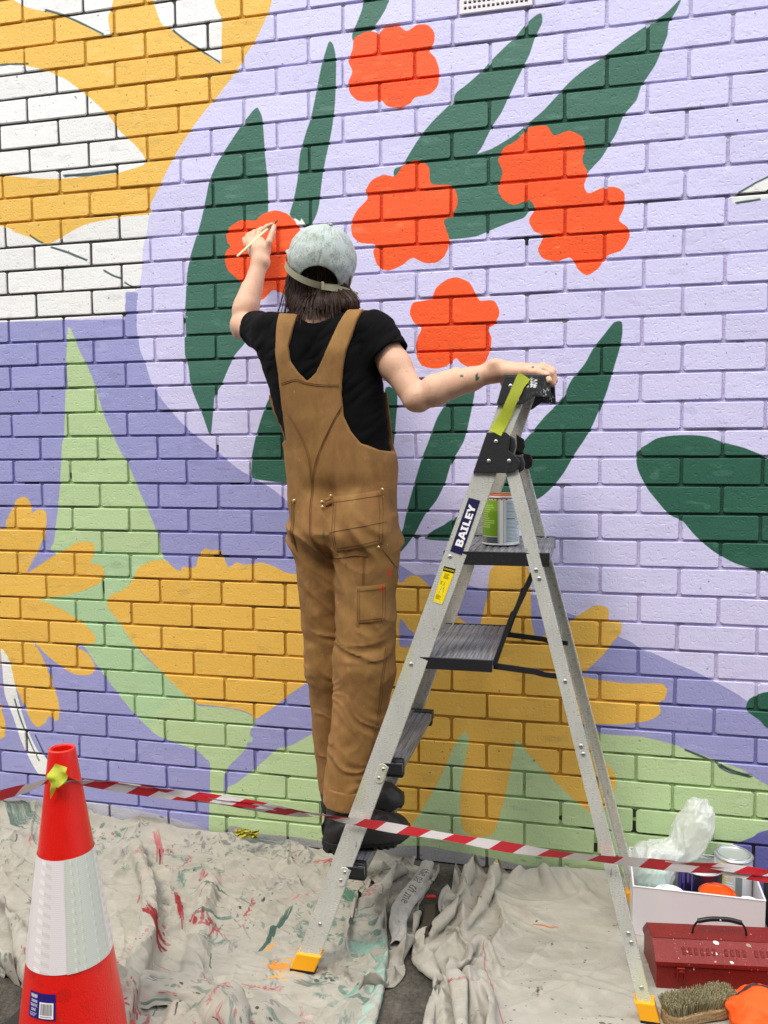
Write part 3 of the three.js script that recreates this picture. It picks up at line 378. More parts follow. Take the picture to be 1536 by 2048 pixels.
for (const h of [0.596, 0.306]) {
  const c = frontX(h), t = tread('tread', c - 0.03, c + 0.06, h, 0.03, 5), zn = nearZ(h) - 0.004;
  for (const z of [zn, 2 * ZC - zn]) part('end_cap', rbox(0.058, 0.05, 0.026, 0.006, 3).translate(c + 0.034, h - 0.018, z + (z > ZC ? -0.021 : 0.021)), blackPlastic, t);
}
// the cap on top
const capPts = [[-0.206, 1.625], [-0.097, 1.622], [-0.093, 1.567], [-0.134, 1.572], [-0.162, 1.552], [-0.227, 1.552]], capMat = std(0xffffff, 0.5, 0, { map: canvasTex(512, 512, (g) => {
  g.fillStyle = '#202126'; g.fillRect(0, 0, 512, 512);
  // metres run 0.2 across the canvas: x from -0.25, height from 1.5
  const at = (x, y) => [(x + 0.25) * 2560, 512 - (y - 1.5) * 2560];
  for (let i = 0; i < 90; i++) { const [x, y] = at(rr(-0.165, -0.095), rr(1.565, 1.622)); g.strokeStyle = `rgba(150,165,162,${rr(0.1, 0.45)})`; g.lineWidth = rr(0.8, 4); g.beginPath(); g.moveTo(x, y); g.quadraticCurveTo(x + rr(-14, 14), y + rr(-20, 20), x + rr(-18, 18), y + rr(-30, 30)); g.stroke(); }
  for (let i = 0; i < 60; i++) { const [x, y] = at(-0.143 + rr(-0.014, 0.016), 1.603 + rr(-0.011, 0.013)); g.fillStyle = `rgba(238,240,240,${rr(0.5, 1)})`; g.beginPath(); g.ellipse(x, y, rr(2, 12), rr(2, 6), rr(-1, 0), 0, 7); g.fill(); }
  for (let i = 0; i < 12; i++) { const [x, y] = at(rr(-0.112, -0.098), rr(1.57, 1.592)); g.fillStyle = 'rgba(230,232,232,.8)'; g.fillRect(x, y, rr(2, 6), rr(4, 18)); }
}) });
const capUV = (g) => { const p = g.attributes.position, u = g.attributes.uv; for (let i = 0; i < p.count; i++) u.setXY(i, (p.getX(i) + 0.25) * 5, (p.getY(i) - 1.5) * 5); return g; };
{
  const zn = nearZ(1.6) + 0.004, zf = 2 * ZC - zn, top = part('top_cap', [capUV(rbox(0.114, 0.012, zn - zf + 0.01, 0.004, 3).translate(-0.152, 1.617, ZC))], capMat, ladder);
  part('skirt', capUV(plate(capPts, 0.005, 0.003, 1, 0.002)), capMat, top); part('skirt', capUV(plate(capPts, 0.005, 0.003, -1, 0.002)), capMat, top);
  part('front_lip', sheet([[V(-0.21, 1.615, zf), V(-0.21, 1.615, zn)], [V(-0.222, 1.575, zf), V(-0.222, 1.575, zn)]]), blackPlastic, top);
}
for (const [x, y] of [...[[-0.347, 1.155], [-0.449, 0.867], [-0.522, 0.581], [-0.534, 0.556], [-0.59, 0.437], [-0.627, 0.291], [-0.638, 0.268], [-0.697, 0.141], [-0.124, 1.126], [-0.116, 1.104], [-0.048, 0.845], [-0.007, 0.683], [-0.001, 0.663], [0.114, 0.221], [0.121, 0.199], [0.147, 0.089], [-0.229, 1.455], [-0.247, 1.405], [-0.195, 1.405], [-0.193, 1.597], [-0.176, 1.56]]]) {
  const onHinge = y > 1.38, g = new THREE.SphereGeometry(0.0056, 10, 8); g.scale(1, 1, 0.6);
  part('rivet', g.translate(x, y, nearZ(y) + (onHinge ? 0.0095 : 0.0012)), steel, ladder);
}
for (const [x, y] of [[-0.529, 0.569], [-0.633, 0.279]]) part('rivet_plate', plate(Array.from({ length: 24 }, (_, i) => { const a = i / 24 * 6.2832, s = Math.sin(a) > 0 ? 1 : -1; return [x + 0.0115 * Math.cos(a) + s * 0.005, y + 0.0115 * Math.sin(a) + s * 0.0145]; }), 0.0012, 0.0002, 1, 0.0012), alu, ladder);
part('rivet', new THREE.SphereGeometry(0.006, 10, 8).translate([[-0.239, 0.865]][0][0], 0.865, nearZ(0.865) - 0.024), steel, ladder);
// stickers
function sticker(name, quad, tex, lift = 0.0016) {   // corners: bottom left, bottom right, top left, top right of the print
  const q = quad.map(([x, y]) => V(x, y, nearZ(y) + lift)), rows = [];
  for (let j = 0; j <= 6; j++) { const r = []; for (let i = 0; i <= 6; i++) r.push(q[0].clone().lerp(q[1], i / 6).lerp(q[2].clone().lerp(q[3], i / 6), j / 6)); rows.push(r); }
  return part(name, sheet(rows), std(0xffffff, 0.42, 0, { map: tex }), ladder);
}
sticker('brand_sticker', [[-0.316, 1.16], [-0.269, 1.302], [-0.347, 1.169], [-0.299, 1.31]], canvasTex(1024, 220, (g, w, h) => { g.fillStyle = '#1d1b4a'; g.fillRect(0, 0, w, h); g.fillStyle = '#f4f4f6'; g.font = 'bold 196px sans-serif'; g.textBaseline = 'middle'; g.textAlign = 'center'; g.save(); g.translate(w / 2, h / 2 + 6); g.scale(1.2, 0.92); g.fillText('BAILEY', 0, 0); g.strokeStyle = '#f4f4f6'; g.lineWidth = 9; g.strokeText('BAILEY', 0, 0); g.restore(); for (let i = 0; i < 40; i++) { g.fillStyle = 'rgba(200,200,210,.35)'; g.fillRect(rr(0, w), rr(0, h), rr(2, 10), rr(1, 4)); } }));
sticker('caution_sticker', [[-0.391, 1.035], [-0.367, 1.028], [-0.362, 1.13], [-0.332, 1.123]], canvasTex(256, 820, (g, w, h) => {
  g.fillStyle = '#f5dc0c'; g.fillRect(0, 0, w, h); g.fillStyle = '#151512'; g.fillRect(0, 0, w, 110); g.fillStyle = '#f5dc0c'; g.font = 'bold 52px sans-serif'; g.textAlign = 'center'; g.fillText('CAUTION', w / 2, 74);
  g.fillStyle = '#2a2708'; for (let i = 0; i < 7; i++) g.fillRect(60, 150 + i * 17, rr(90, 150), 8); for (let i = 0; i < 6; i++) g.fillRect(26, 640 + i * 17, rr(90, 140), 8); for (let i = 0; i < 5; i++) g.fillRect(30 + i, 330 + i * 16, rr(30, 55), 8);
  g.strokeStyle = '#2a2708'; g.lineWidth = 7; g.beginPath(); g.moveTo(70, 610); g.lineTo(135, 330); g.lineTo(175, 610); g.moveTo(88, 540); g.lineTo(160, 540); g.moveTo(104, 470); g.lineTo(152, 470); g.stroke();
  for (let i = 0; i < 16; i++) { g.fillStyle = 'rgba(250,248,220,.75)'; g.beginPath(); g.ellipse(rr(90, 200), rr(280, 620), rr(3, 16), rr(3, 12), 0, 0, 7); g.fill(); }
  for (let i = 0; i < 12; i++) { g.fillStyle = '#c9ccc8'; g.beginPath(); g.moveTo(i * 24, h); g.lineTo(i * 24 + 12, h - rr(8, 46)); g.lineTo(i * 24 + 24, h); g.fill(); }
}));
// yellow-green tape on the cap and rail
function ribbon(path, widths, twist = () => 0, n = 60, wn = 4, up = V(0, 0, 1)) {
  const c = new THREE.CatmullRomCurve3(path), rows = [], len = c.getLength();
  for (let j = 0; j <= n; j++) { const t = j / n, p = c.getPointAt(t), d = c.getTangentAt(t), s = d.clone().cross(up).normalize().applyAxisAngle(d, twist(t)), w = typeof widths === 'number' ? widths : widths(t), r = []; for (let i = 0; i <= wn; i++) r.push(p.clone().addScaledVector(s, (i / wn - 0.5) * w)); rows.push(r); }
  const g = sheet(rows, (u, v) => [u, v * len]); return g;
}
const tapeMat = phys({ color: 0xd8e614, roughness: 0.45, transmission: 0.25, thickness: 0, bumpMap: rep(grain, 2, 14), bumpScale: 0.002 });
{
  const pts = [[-0.157, 1.622], [-0.167, 1.607], [-0.181, 1.577], [-0.195, 1.546], [-0.207, 1.518], [-0.219, 1.498], [-0.231, 1.477]], z = (y, o) => nearZ(y) + o, off = [0.012, 0.0125, 0.013, 0.0115, 0.007, 0.006, 0.011];
  single('tape_strip', ribbon(pts.map(([x, y], i) => V(x, y, z(y, off[i]))), (t) => 0.034 - 0.006 * Math.sin(t * 3.1) + 0.004 * noise(t * 9, 2, 1), (t) => 0.15 * Math.sin(t * 7), 40, 6), tapeMat, 'yellow-green tape strip stuck down the top cap of the ladder', 'tape');
}
// ---------- paint cans ----------
function paintCan(name, label, c, r, h, opt, turn = 0) {   // c: centre of its base
  const t = thing(name, label, 'paint can', [c.x, c.y, c.z], opt.group);
  const metal = std(0xb8bbbc, 0.35, 0.8), body = new THREE.CylinderGeometry(r, r, h - 0.012, 48, 1, true); body.rotateY(turn);
  part('body', body.translate(c.x, c.y + h / 2, c.z), opt.side, t);
  const ring = (y, rad, q) => new THREE.TorusGeometry(rad, q, 8, 48).rotateX(Math.PI / 2).translate(c.x, y, c.z);
  part('rim', [ring(c.y + 0.004, r, 0.0026), ring(c.y + h - 0.006, r, 0.003), new THREE.CylinderGeometry(r, r, 0.002, 40).translate(c.x, c.y + 0.003, c.z)], opt.rim ?? metal, t);
  const lidR = r * 0.88, prof = [[0, -0.008], [lidR * 0.93, -0.008], [lidR * 0.95, -0.002], [lidR, 0.0005], [r * 0.97, -0.004]].map((p) => new THREE.Vector2(...p));
  const lid = part('lid', new THREE.LatheGeometry(prof, 48).translate(c.x, c.y + h, c.z), opt.lid ?? metal, t);
  part('lid_ring', ring(c.y + h + 0.0005, lidR * 0.985, 0.0022), opt.lidRing ?? metal, lid);
  return t;
}
const lines = (g, x, y, w, n, gap, c) => { g.fillStyle = c; for (let i = 0; i < n; i++) g.fillRect(x, y + i * gap, w * rr(0.55, 1), gap * 0.42); };
const canLabelA = canvasTex(1024, 512, (g, w, h) => {   // the seam faces the viewer
  g.fillStyle = '#dfe0d8'; g.fillRect(0, 0, w, h);
  g.fillStyle = '#6f9a1c'; g.fillRect(250, 30, 235, 400); g.fillStyle = '#84b02a'; g.fillRect(250, 30, 235, 120); g.fillStyle = '#54575a'; g.fillRect(250, 436, 235, 70);
  lines(g, 275, 60, 190, 12, 24, 'rgba(230,240,190,.55)'); lines(g, 275, 446, 150, 4, 14, 'rgba(220,220,220,.6)');
  g.fillStyle = '#f2efe6'; g.fillRect(500, 0, 30, h); g.fillStyle = '#c4cfd2'; g.fillRect(545, 30, 215, 470); lines(g, 560, 45, 185, 30, 15, 'rgba(60,75,90,.65)'); g.fillStyle = '#3c464e'; for (const y of [60, 150, 230, 330]) g.fillRect(560, y, 90, 7);
  g.fillStyle = '#cf4f22'; g.fillRect(0, 0, w, 13); for (let i = 0; i < 26; i++) g.fillRect(rr(0, w), 0, rr(4, 18), rr(14, 46)); g.fillStyle = '#b9bcba'; g.fillRect(488, 30, 12, 480); g.fillRect(530, 30, 10, 480);
});
paintCan('paint_can', 'one litre paint can with green label and orange drips on the ladder platform', V(-0.232, 1.169, 0.42), 0.051, 0.14, { side: std(0xffffff, 0.4, 0.1, { map: canLabelA }), rim: std(0xb9bcba, 0.4, 0.4), lidRing: std(0x9f6a52, 0.45, 0.3), lid: std(0xb8693f, 0.5) }, Math.PI * 1.03);
// ---------- the traffic cone ----------
{
  const cx = -1.187, cz = 1.085, H = 0.745, R = (h) => 0.132 - 0.102 * h / H, face = 0.6175;
  const t = thing('traffic_cone', 'red traffic cone with a white reflective band and yellow tape near its tip', 'traffic cone', [cx, 0, cz]);
  const red = phys({ color: 0xffffff, map: canvasTex(512, 512, (g, w, h) => { g.fillStyle = '#e3170c'; g.fillRect(0, 0, w, h); for (let i = 0; i < 260; i++) { g.strokeStyle = `rgba(${rnd() < 0.4 ? '255,190,170' : '110,10,8'},${rr(0.04, 0.28)})`; g.lineWidth = rr(0.5, 2); const x = rr(0, w), y = rr(0, h); g.beginPath(); g.moveTo(x, y); g.lineTo(x + rr(-5, 5), y + rr(-22, 22)); g.stroke(); } for (let i = 0; i < 200; i++) { g.fillStyle = `rgba(90,20,14,${rr(0.03, 0.14)})`; g.beginPath(); g.ellipse(rr(0, w), rr(0, h), rr(2, 14), rr(2, 14), 0, 0, 7); g.fill(); } }), roughness: 0.32, clearcoat: 0.35, clearcoatRoughness: 0.25, bumpMap: rep(grain, 4), bumpScale: 0.0008 });
  const prof = [[R(0.02) + 0.012, 0.03], [R(0.04), 0.045]]; for (let i = 1; i <= 20; i++) { const h = 0.045 + (H - 0.045) * i / 20; prof.push([R(h), h]); }
  prof.push([R(H) - 0.0015, H + 0.003], [R(H) - 0.005, H + 0.003], [R(H) - 0.0075, H - 0.002], [R(H) - 0.006, H - 0.12]);
  part('body', new THREE.LatheGeometry(prof.map((p) => new THREE.Vector2(...p)), 64).translate(cx, 0, cz), red, t);
  part('base', rbox(0.27, 0.034, 0.3, 0.012, 3).translate(cx - 0.065, 0.0185, cz), std(0x23241f, 0.8), t);
  const band = canvasTex(1024, 512, (g, w, h) => {
    g.fillStyle = '#efe9ec'; g.fillRect(0, 0, w, h); 
    g.strokeStyle = 'rgba(150,150,150,.28)'; g.lineWidth = 1.2;
    for (let y = 0; y < h; y += 9) for (let x = (y / 9 % 2) * 5; x < w; x += 10) { g.beginPath(); g.moveTo(x, y + 3); g.lineTo(x + 5, y); g.lineTo(x + 10, y + 3); g.stroke(); }
    for (let y = 0; y < h; y += 44) for (const [x, q] of [[150, 46], [330, 30], [640, 40], [880, 34]]) { g.fillStyle = 'rgba(255,255,255,.6)'; g.beginPath(); g.moveTo(x, y); g.lineTo(x + q, y + 10); g.lineTo(x + q, y + 30); g.lineTo(x, y + 20); g.fill(); g.fillStyle = 'rgba(196,188,176,.28)'; g.beginPath(); g.moveTo(x + q, y + 12); g.lineTo(x + q * 2.2, y + 24); g.lineTo(x + q * 2.2, y + 44); g.lineTo(x + q, y + 30); g.fill(); }
    for (let i = 0; i < 300; i++) { g.fillStyle = `rgba(120,120,115,${rr(0.03, 0.12)})`; g.fillRect(rr(0, w), rr(0, h), rr(2, 20), rr(1, 3)); }
  });
  const bandMat = phys({ color: 0xffffff, map: band, roughness: 0.3, clearcoat: 0.6, clearcoatRoughness: 0.2, bumpMap: rep(grain, 6, 3), bumpScale: 0.0006 });
  const wrap = (a0, a1, h0, h1, lift, lip) => { const rows = []; for (let j = 0; j <= 12; j++) { const h = lerp(h0, h1, j / 12), r = []; for (let i = 0; i <= 40; i++) { const a = lerp(a0, a1, i / 40), q = R(h) + lift; r.push(V(cx + q * Math.sin(a), h, cz + q * Math.cos(a))); } rows.push(r); } return sheet(rows); };
  part('reflective_band', wrap(face - 0.07 - Math.PI * 2 + 0.02, face - 0.07, 0.253, 0.505, 0.0014), bandMat, t);
  const bandMat2 = bandMat.clone(); bandMat2.color.set(0xeaf6e6);
  part('band_overlap', wrap(face - 0.075, face + 1.1, 0.252, 0.506, 0.0024), bandMat2, t);
  part('barcode_sticker', wrap(face - 0.98, face - 0.33, 0.155, 0.212, 0.0016), std(0xffffff, 0.35, 0, { map: canvasTex(512, 256, (g, w, h) => {
    g.fillStyle = '#241a78'; g.fillRect(0, 0, w, h); g.fillStyle = '#e8e8f2'; g.font = 'bold 40px sans-serif'; for (let i = 0; i < 7; i++) g.fillRect(32 + i * 21, 22, 14, 32 + (i % 3) * 3); g.fillText('700MM', 40, 104); g.fillText('TRAFFIC', 28, 146); g.fillText('CONE', 48, 188); g.font = '13px sans-serif';
    for (let i = 0; i < 3; i++) g.fillRect(30, 206 + i * 13, 150 - i * 20, 4); g.fillStyle = '#f6f4f4'; g.fillRect(226, 86, 250, 158); g.fillStyle = '#16161a'; let x = 246; while (x < 452) { const q = rr(2, 8); g.fillRect(x, 100, q, 112); x += q + rr(2, 7); } for (let i = 0; i < 12; i++) g.fillRect(250 + i * 16, 222, 9, 12); }) }), t);
}
// ---------- barrier tape ----------
{
  const stripes = canvasTex(128, 512, (g, w, h) => { g.fillStyle = '#fbf4f4'; g.fillRect(0, 0, w, h); g.fillStyle = '#e0142a'; for (const o of [-512, 0, 512]) { g.beginPath(); g.moveTo(0, o + 0); g.lineTo(w, o + 130); g.lineTo(w, o + 130 + 256); g.lineTo(0, o + 256); g.fill(); } });
  const m = phys({ map: rep(stripes, 1, 8.2), roughness: 0.34, bumpMap: rep(grain, 1, 12), bumpScale: 0.0025 });
  const P = [V(-1.348, 0.641, 1.2), V(-1.301, 0.653, 1.16), V(-1.243, 0.666, 1.13), V(-1.192, 0.684, 1.12), V(-1.155, 0.686, 1.12), V(-1.14, 0.661, 1.07), V(-1.077, 0.616, 0.98), V(-1.013, 0.572, 0.9), V(-0.919, 0.539, 0.84), V(-0.821, 0.505, 0.78), V(-0.718, 0.468, 0.72), V(-0.607, 0.444, 0.674), V(-0.482, 0.439, 0.68), V(-0.334, 0.434, 0.688), V(-0.192, 0.425, 0.69), V(-0.067, 0.42, 0.69), V(0.06, 0.419, 0.688), V(0.193, 0.436, 0.72), V(0.312, 0.451, 0.75), V(0.41, 0.463, 0.78), V(0.513, 0.47, 0.8)];
  const pinch = (t, c, w) => Math.exp(-(((t - c) / w) ** 2));
  const width = (t) => 0.0225 - 0.012 * pinch(t, 0.43, 0.012) - 0.012 * pinch(t, 0.073, 0.015) + 0.004 * Math.sin(t * 40) + 0.004 * pinch(t, 0.85, 0.1);
  const tw = (t) => 0.35 * Math.sin(t * 17 + 1) + 0.9 * pinch(t, 0.43, 0.02) + 0.5 * pinch(t, 0.3, 0.03) + 0.6 * pinch(t, 0.9, 0.02);
  const off = (P, dy, dz) => P.map((p) => V(p.x, p.y + dy, p.z + dz));
  single('barrier_tape', [ribbon(P, width, tw, 260, 5), ribbon(off(P.slice(5, 12), 0.009, 0.003), (t) => 0.019 * Math.sin(Math.PI * clamp(t, 0.02, 0.98)) + 0.002, (t) => 0.5 * Math.sin(t * 9), 90, 4), ribbon(off(P.slice(17, 21), 0.011, 0.003), (t) => 0.016 * Math.sin(Math.PI * clamp(t, 0.02, 0.98)) + 0.002, (t) => 0.4 * Math.sin(t * 9), 60, 4)], m, 'red and white striped barrier tape strung from the cone past the ladder', 'barrier tape');
  single('tape_strip', [ribbon([V(-1.165, 0.721, 1.122), V(-1.168, 0.707, 1.128), V(-1.168, 0.693, 1.138), V(-1.17, 0.679, 1.142)], (t) => 0.036 * (0.45 + 0.9 * Math.sin(0.5 + t * 2.4)), (t) => 0.3 * Math.sin(t * 8), 24, 6), ribbon([V(-1.167, 0.694, 1.14), V(-1.174, 0.676, 1.142), V(-1.185, 0.647, 1.138)], (t) => 0.022 * (1 - t) + 0.001, (t) => 0.3 * Math.sin(t * 8), 16, 4), ribbon([V(-1.175, 0.74, 1.112), V(-1.181, 0.739, 1.113)], 0.006, () => 0, 4, 2)], tapeMat, 'yellow-green tape torn into a knot near the tip of the traffic cone', 'tape');
}
single('tape_scrap', sheet(Array.from({ length: 14 }, (_, j) => Array.from({ length: 18 }, (_, i) => { const u = i / 17 - 0.5, v = j / 13 - 0.5, p = V(-1.147, 0.094, 0.11); return V(p.x + u * 0.085 + 0.012 * noise(u * 5, v * 5, 1), p.y + v * 0.028 + 0.012 * noise(u * 6, v * 6, 4), p.z + 0.02 * noise(u * 6, v * 6, 8) + 0.012); }))), std(0xb3ad3a, 0.5), 'crumpled scrap of yellow-green tape on the stained cloth at the foot of the wall', 'tape');
// ---------- the white box and what is in it ----------
{
  const x0 = 0.145, x1 = 0.506, z0 = 0.055, z1 = 0.298, h = 0.147, k = 0.003;
  const t = thing('storage_box', 'open white box holding paint cans and a plastic bag behind the red toolbox', 'box', [0.325, 0.006, 0.176]), white = std(0xe4e2e6, 0.35, 0, { bumpMap: rep(grain, 3), bumpScale: 0.0004 });
  const side = (w, d, x, z) => rbox(w, h, d, 0.0014).translate(x, 0.006 + h / 2, z);
  part('front_panel', side(x1 - x0, k, (x0 + x1) / 2, z1), white, t); part('back_panel', side(x1 - x0, k, (x0 + x1) / 2, z0), white, t);
  part('end_panel', side(k, z1 - z0 - 0.003, x0 + k / 2, (z0 + z1) / 2), white, t); part('end_panel', side(k, z1 - z0 - 0.003, x1 - k / 2, (z0 + z1) / 2), white, t);
  part('bottom', rbox(x1 - x0 - 0.008, k, z1 - z0 - 0.006, 0.001).translate((x0 + x1) / 2, 0.0085, (z0 + z1) / 2), white, t);
  part('rim', [[x1 - x0 + 0.002, 0.0055, (x0 + x1) / 2, z1], [x1 - x0 + 0.002, 0.0055, (x0 + x1) / 2, z0], [0.0055, z1 - z0 - 0.006, x0 + 0.0015, (z0 + z1) / 2], [0.0055, z1 - z0 - 0.006, x1 - 0.0015, (z0 + z1) / 2]].map(([w, d, x, z]) => rbox(w, 0.004, d, 0.0015).translate(x, 0.006 + h, z)), white, t);
  const base = 0.0115, dark = canvasTex(1024, 512, (g, w, h) => { g.fillStyle = '#181331'; g.fillRect(0, 0, w, h); g.fillStyle = '#2277ad'; g.fillRect(330, 250, 190, 262); g.fillStyle = '#2f2a6a'; g.fillRect(520, 240, 330, 272);
    g.strokeStyle = 'rgba(190,190,215,.7)'; for (let i = 0; i < 7; i++) { g.lineWidth = 2.5; g.beginPath(); g.moveTo(250, 60 + i * 22); g.lineTo(450, 70 + i * 24); g.stroke(); }
    g.fillStyle = '#6a50b8'; for (const [x, q, l] of [[455, 62, 400], [530, 16, 190], [550, 8, 260], [585, 12, 150], [620, 8, 220]]) { g.beginPath(); g.roundRect(x, -20, q, l, q / 2); g.fill(); } });
  paintCan('paint_can', 'dark blue paint can with purple drips in the middle of the white box', V(0.352, base, 0.135), 0.064, 0.152, { group: undefined, side: std(0xffffff, 0.35, 0, { map: dark }), lid: std(0xbfc2c4, 0.4, 0.6) }, Math.PI * 0.62);
  const pale = canvasTex(1024, 512, (g, w, h) => { g.fillStyle = '#d6d9de'; g.fillRect(0, 0, w, h); g.fillStyle = '#e9e9f2'; g.fillRect(330, 0, 180, h); g.fillStyle = '#15171a'; g.font = 'bold 64px sans-serif'; g.fillText('nder', 345, 120); g.fillText('heen', 345, 190); g.fillRect(340, 225, 150, 8); g.fillRect(330, 260, 165, 160); g.fillStyle = '#c7d0cc'; g.fillRect(520, 0, 190, h); lines(g, 560, 70, 140, 17, 22, 'rgba(250,252,252,.9)'); g.fillStyle = 'rgba(205,220,120,.55)'; g.fillRect(560, 20, 70, 190); g.fillStyle = '#7c8688'; g.fillRect(712, 0, 60, h); });
  paintCan('paint_can', 'tall pale paint can with black lettering at the back corner of the white box', V(0.447, base, 0.122), 0.0545, 0.19, { side: std(0xffffff, 0.35, 0.1, { map: pale }), lid: std(0xc5cacb, 0.4, 0.6) }, Math.PI * 0.6);
  const tin = std(0xaab0b2, 0.4, 0.7);
  paintCan('paint_can', 'paint can with a bright orange lid behind the front panel of the white box', V(0.387, base, 0.236), 0.0515, 0.122, { side: tin, lid: std(0xf0530a, 0.4), lidRing: std(0xc9551f, 0.5), rim: std(0x8f4a22, 0.5) });
  paintCan('paint_can', 'paint can with a pale blue lid before the plastic bag in the white box', V(0.253, base, 0.24), 0.047, 0.104, { side: tin, lid: std(0xd9e2f0, 0.4), lidRing: std(0xe4ecf4, 0.4) });
  paintCan('paint_can', 'low paint can with a pale grey lid in the corner beside the orange lid', V(0.472, base, 0.25), 0.03, 0.108, { side: tin, lid: std(0xcdd9e2, 0.4), lidRing: std(0xdfe8ee, 0.4) });
  paintCan('paint_tub', 'mint green paint tub inside the clear plastic bag in the white box', V(0.215, base, 0.14), 0.05, 0.135, { side: std(0x8fc4ae, 0.5), lid: std(0xa5d2be, 0.5), rim: std(0x9accb6, 0.5), lidRing: std(0xb8dccd, 0.5) });
  // the bag: a tied skirt round the tub and a puffed upper part
  const U = V(0.3, 1, -0.1).normalize(), Rr = V(1, -0.3, 0).normalize(), Fw = Rr.clone().cross(U), C1 = V(0.332, 0.254, 0.1), C2 = V(0.208, 0.132, 0.14), C3 = V(0.219, 0.17, 0.13), C4 = V(0.271, 0.171, 0.12);
  const e1 = ellipsoid(C1, Rr, U, Fw, 0.052, 0.098, 0.05), e2 = ellipsoid(C2, V(1, 0, 0), V(0, 1, 0), V(0, 0, 1), 0.066, 0.078, 0.07), e3 = ellipsoid(C3, V(0.95, 0.3, 0).normalize(), V(-0.3, 0.95, 0).normalize(), V(0, 0, 1), 0.075, 0.035, 0.06), e4 = cone(C4, C1, 0.03, 0.045);
  const bag = (x, y, z) => { const wx = 0.02 * noise(x * 12, y * 12, z * 12), n = noise((x + wx) * 26 - y * 7, (y + wx) * 8 + x * 9, z * 22), n2 = noise(x * 52 - y * 20, y * 22, z * 50), r = 1 - 2 * Math.abs(n), r2 = 1 - 2 * Math.abs(n2); return smin(smin(smin(e1(x, y, z), e2(x, y, z), 0.012), e3(x, y, z), 0.012), e4(x, y, z), 0.02) - 0.009 * Math.max(r, -0.2) - 0.0025 * r2 + 0.003; };
  single('plastic_bag', netMesh(bag, [0.12, 0.01, 0.01], [0.46, 0.4, 0.26], 0.0034), phys({ color: 0xf8fbfa, roughness: 0.32, transmission: 0.6, thickness: 0, specularIntensity: 1 }), 'crumpled translucent white plastic bag rising out of the white box', 'plastic bag');
}
single('fabric_bag', netMesh((() => { const e = (x, y, z) => { const qx = Math.abs(x - 0.66) - 0.09, qy = Math.abs(y - 0.06) - 0.04, qz = Math.abs(z - 0.25) - 0.14; return Math.hypot(Math.max(qx, 0), Math.max(qy, 0), Math.max(qz, 0)) + Math.min(Math.max(qx, qy, qz), 0) - 0.035 + 0.006 * noise(x * 14, y * 14, z * 14); }; return e; })(), [0.5, -0.03, 0.02], [0.84, 0.2, 0.48], 0.01), std(0x0b0b12, 0.85), 'black fabric bag at the edge beside the white box', 'bag');
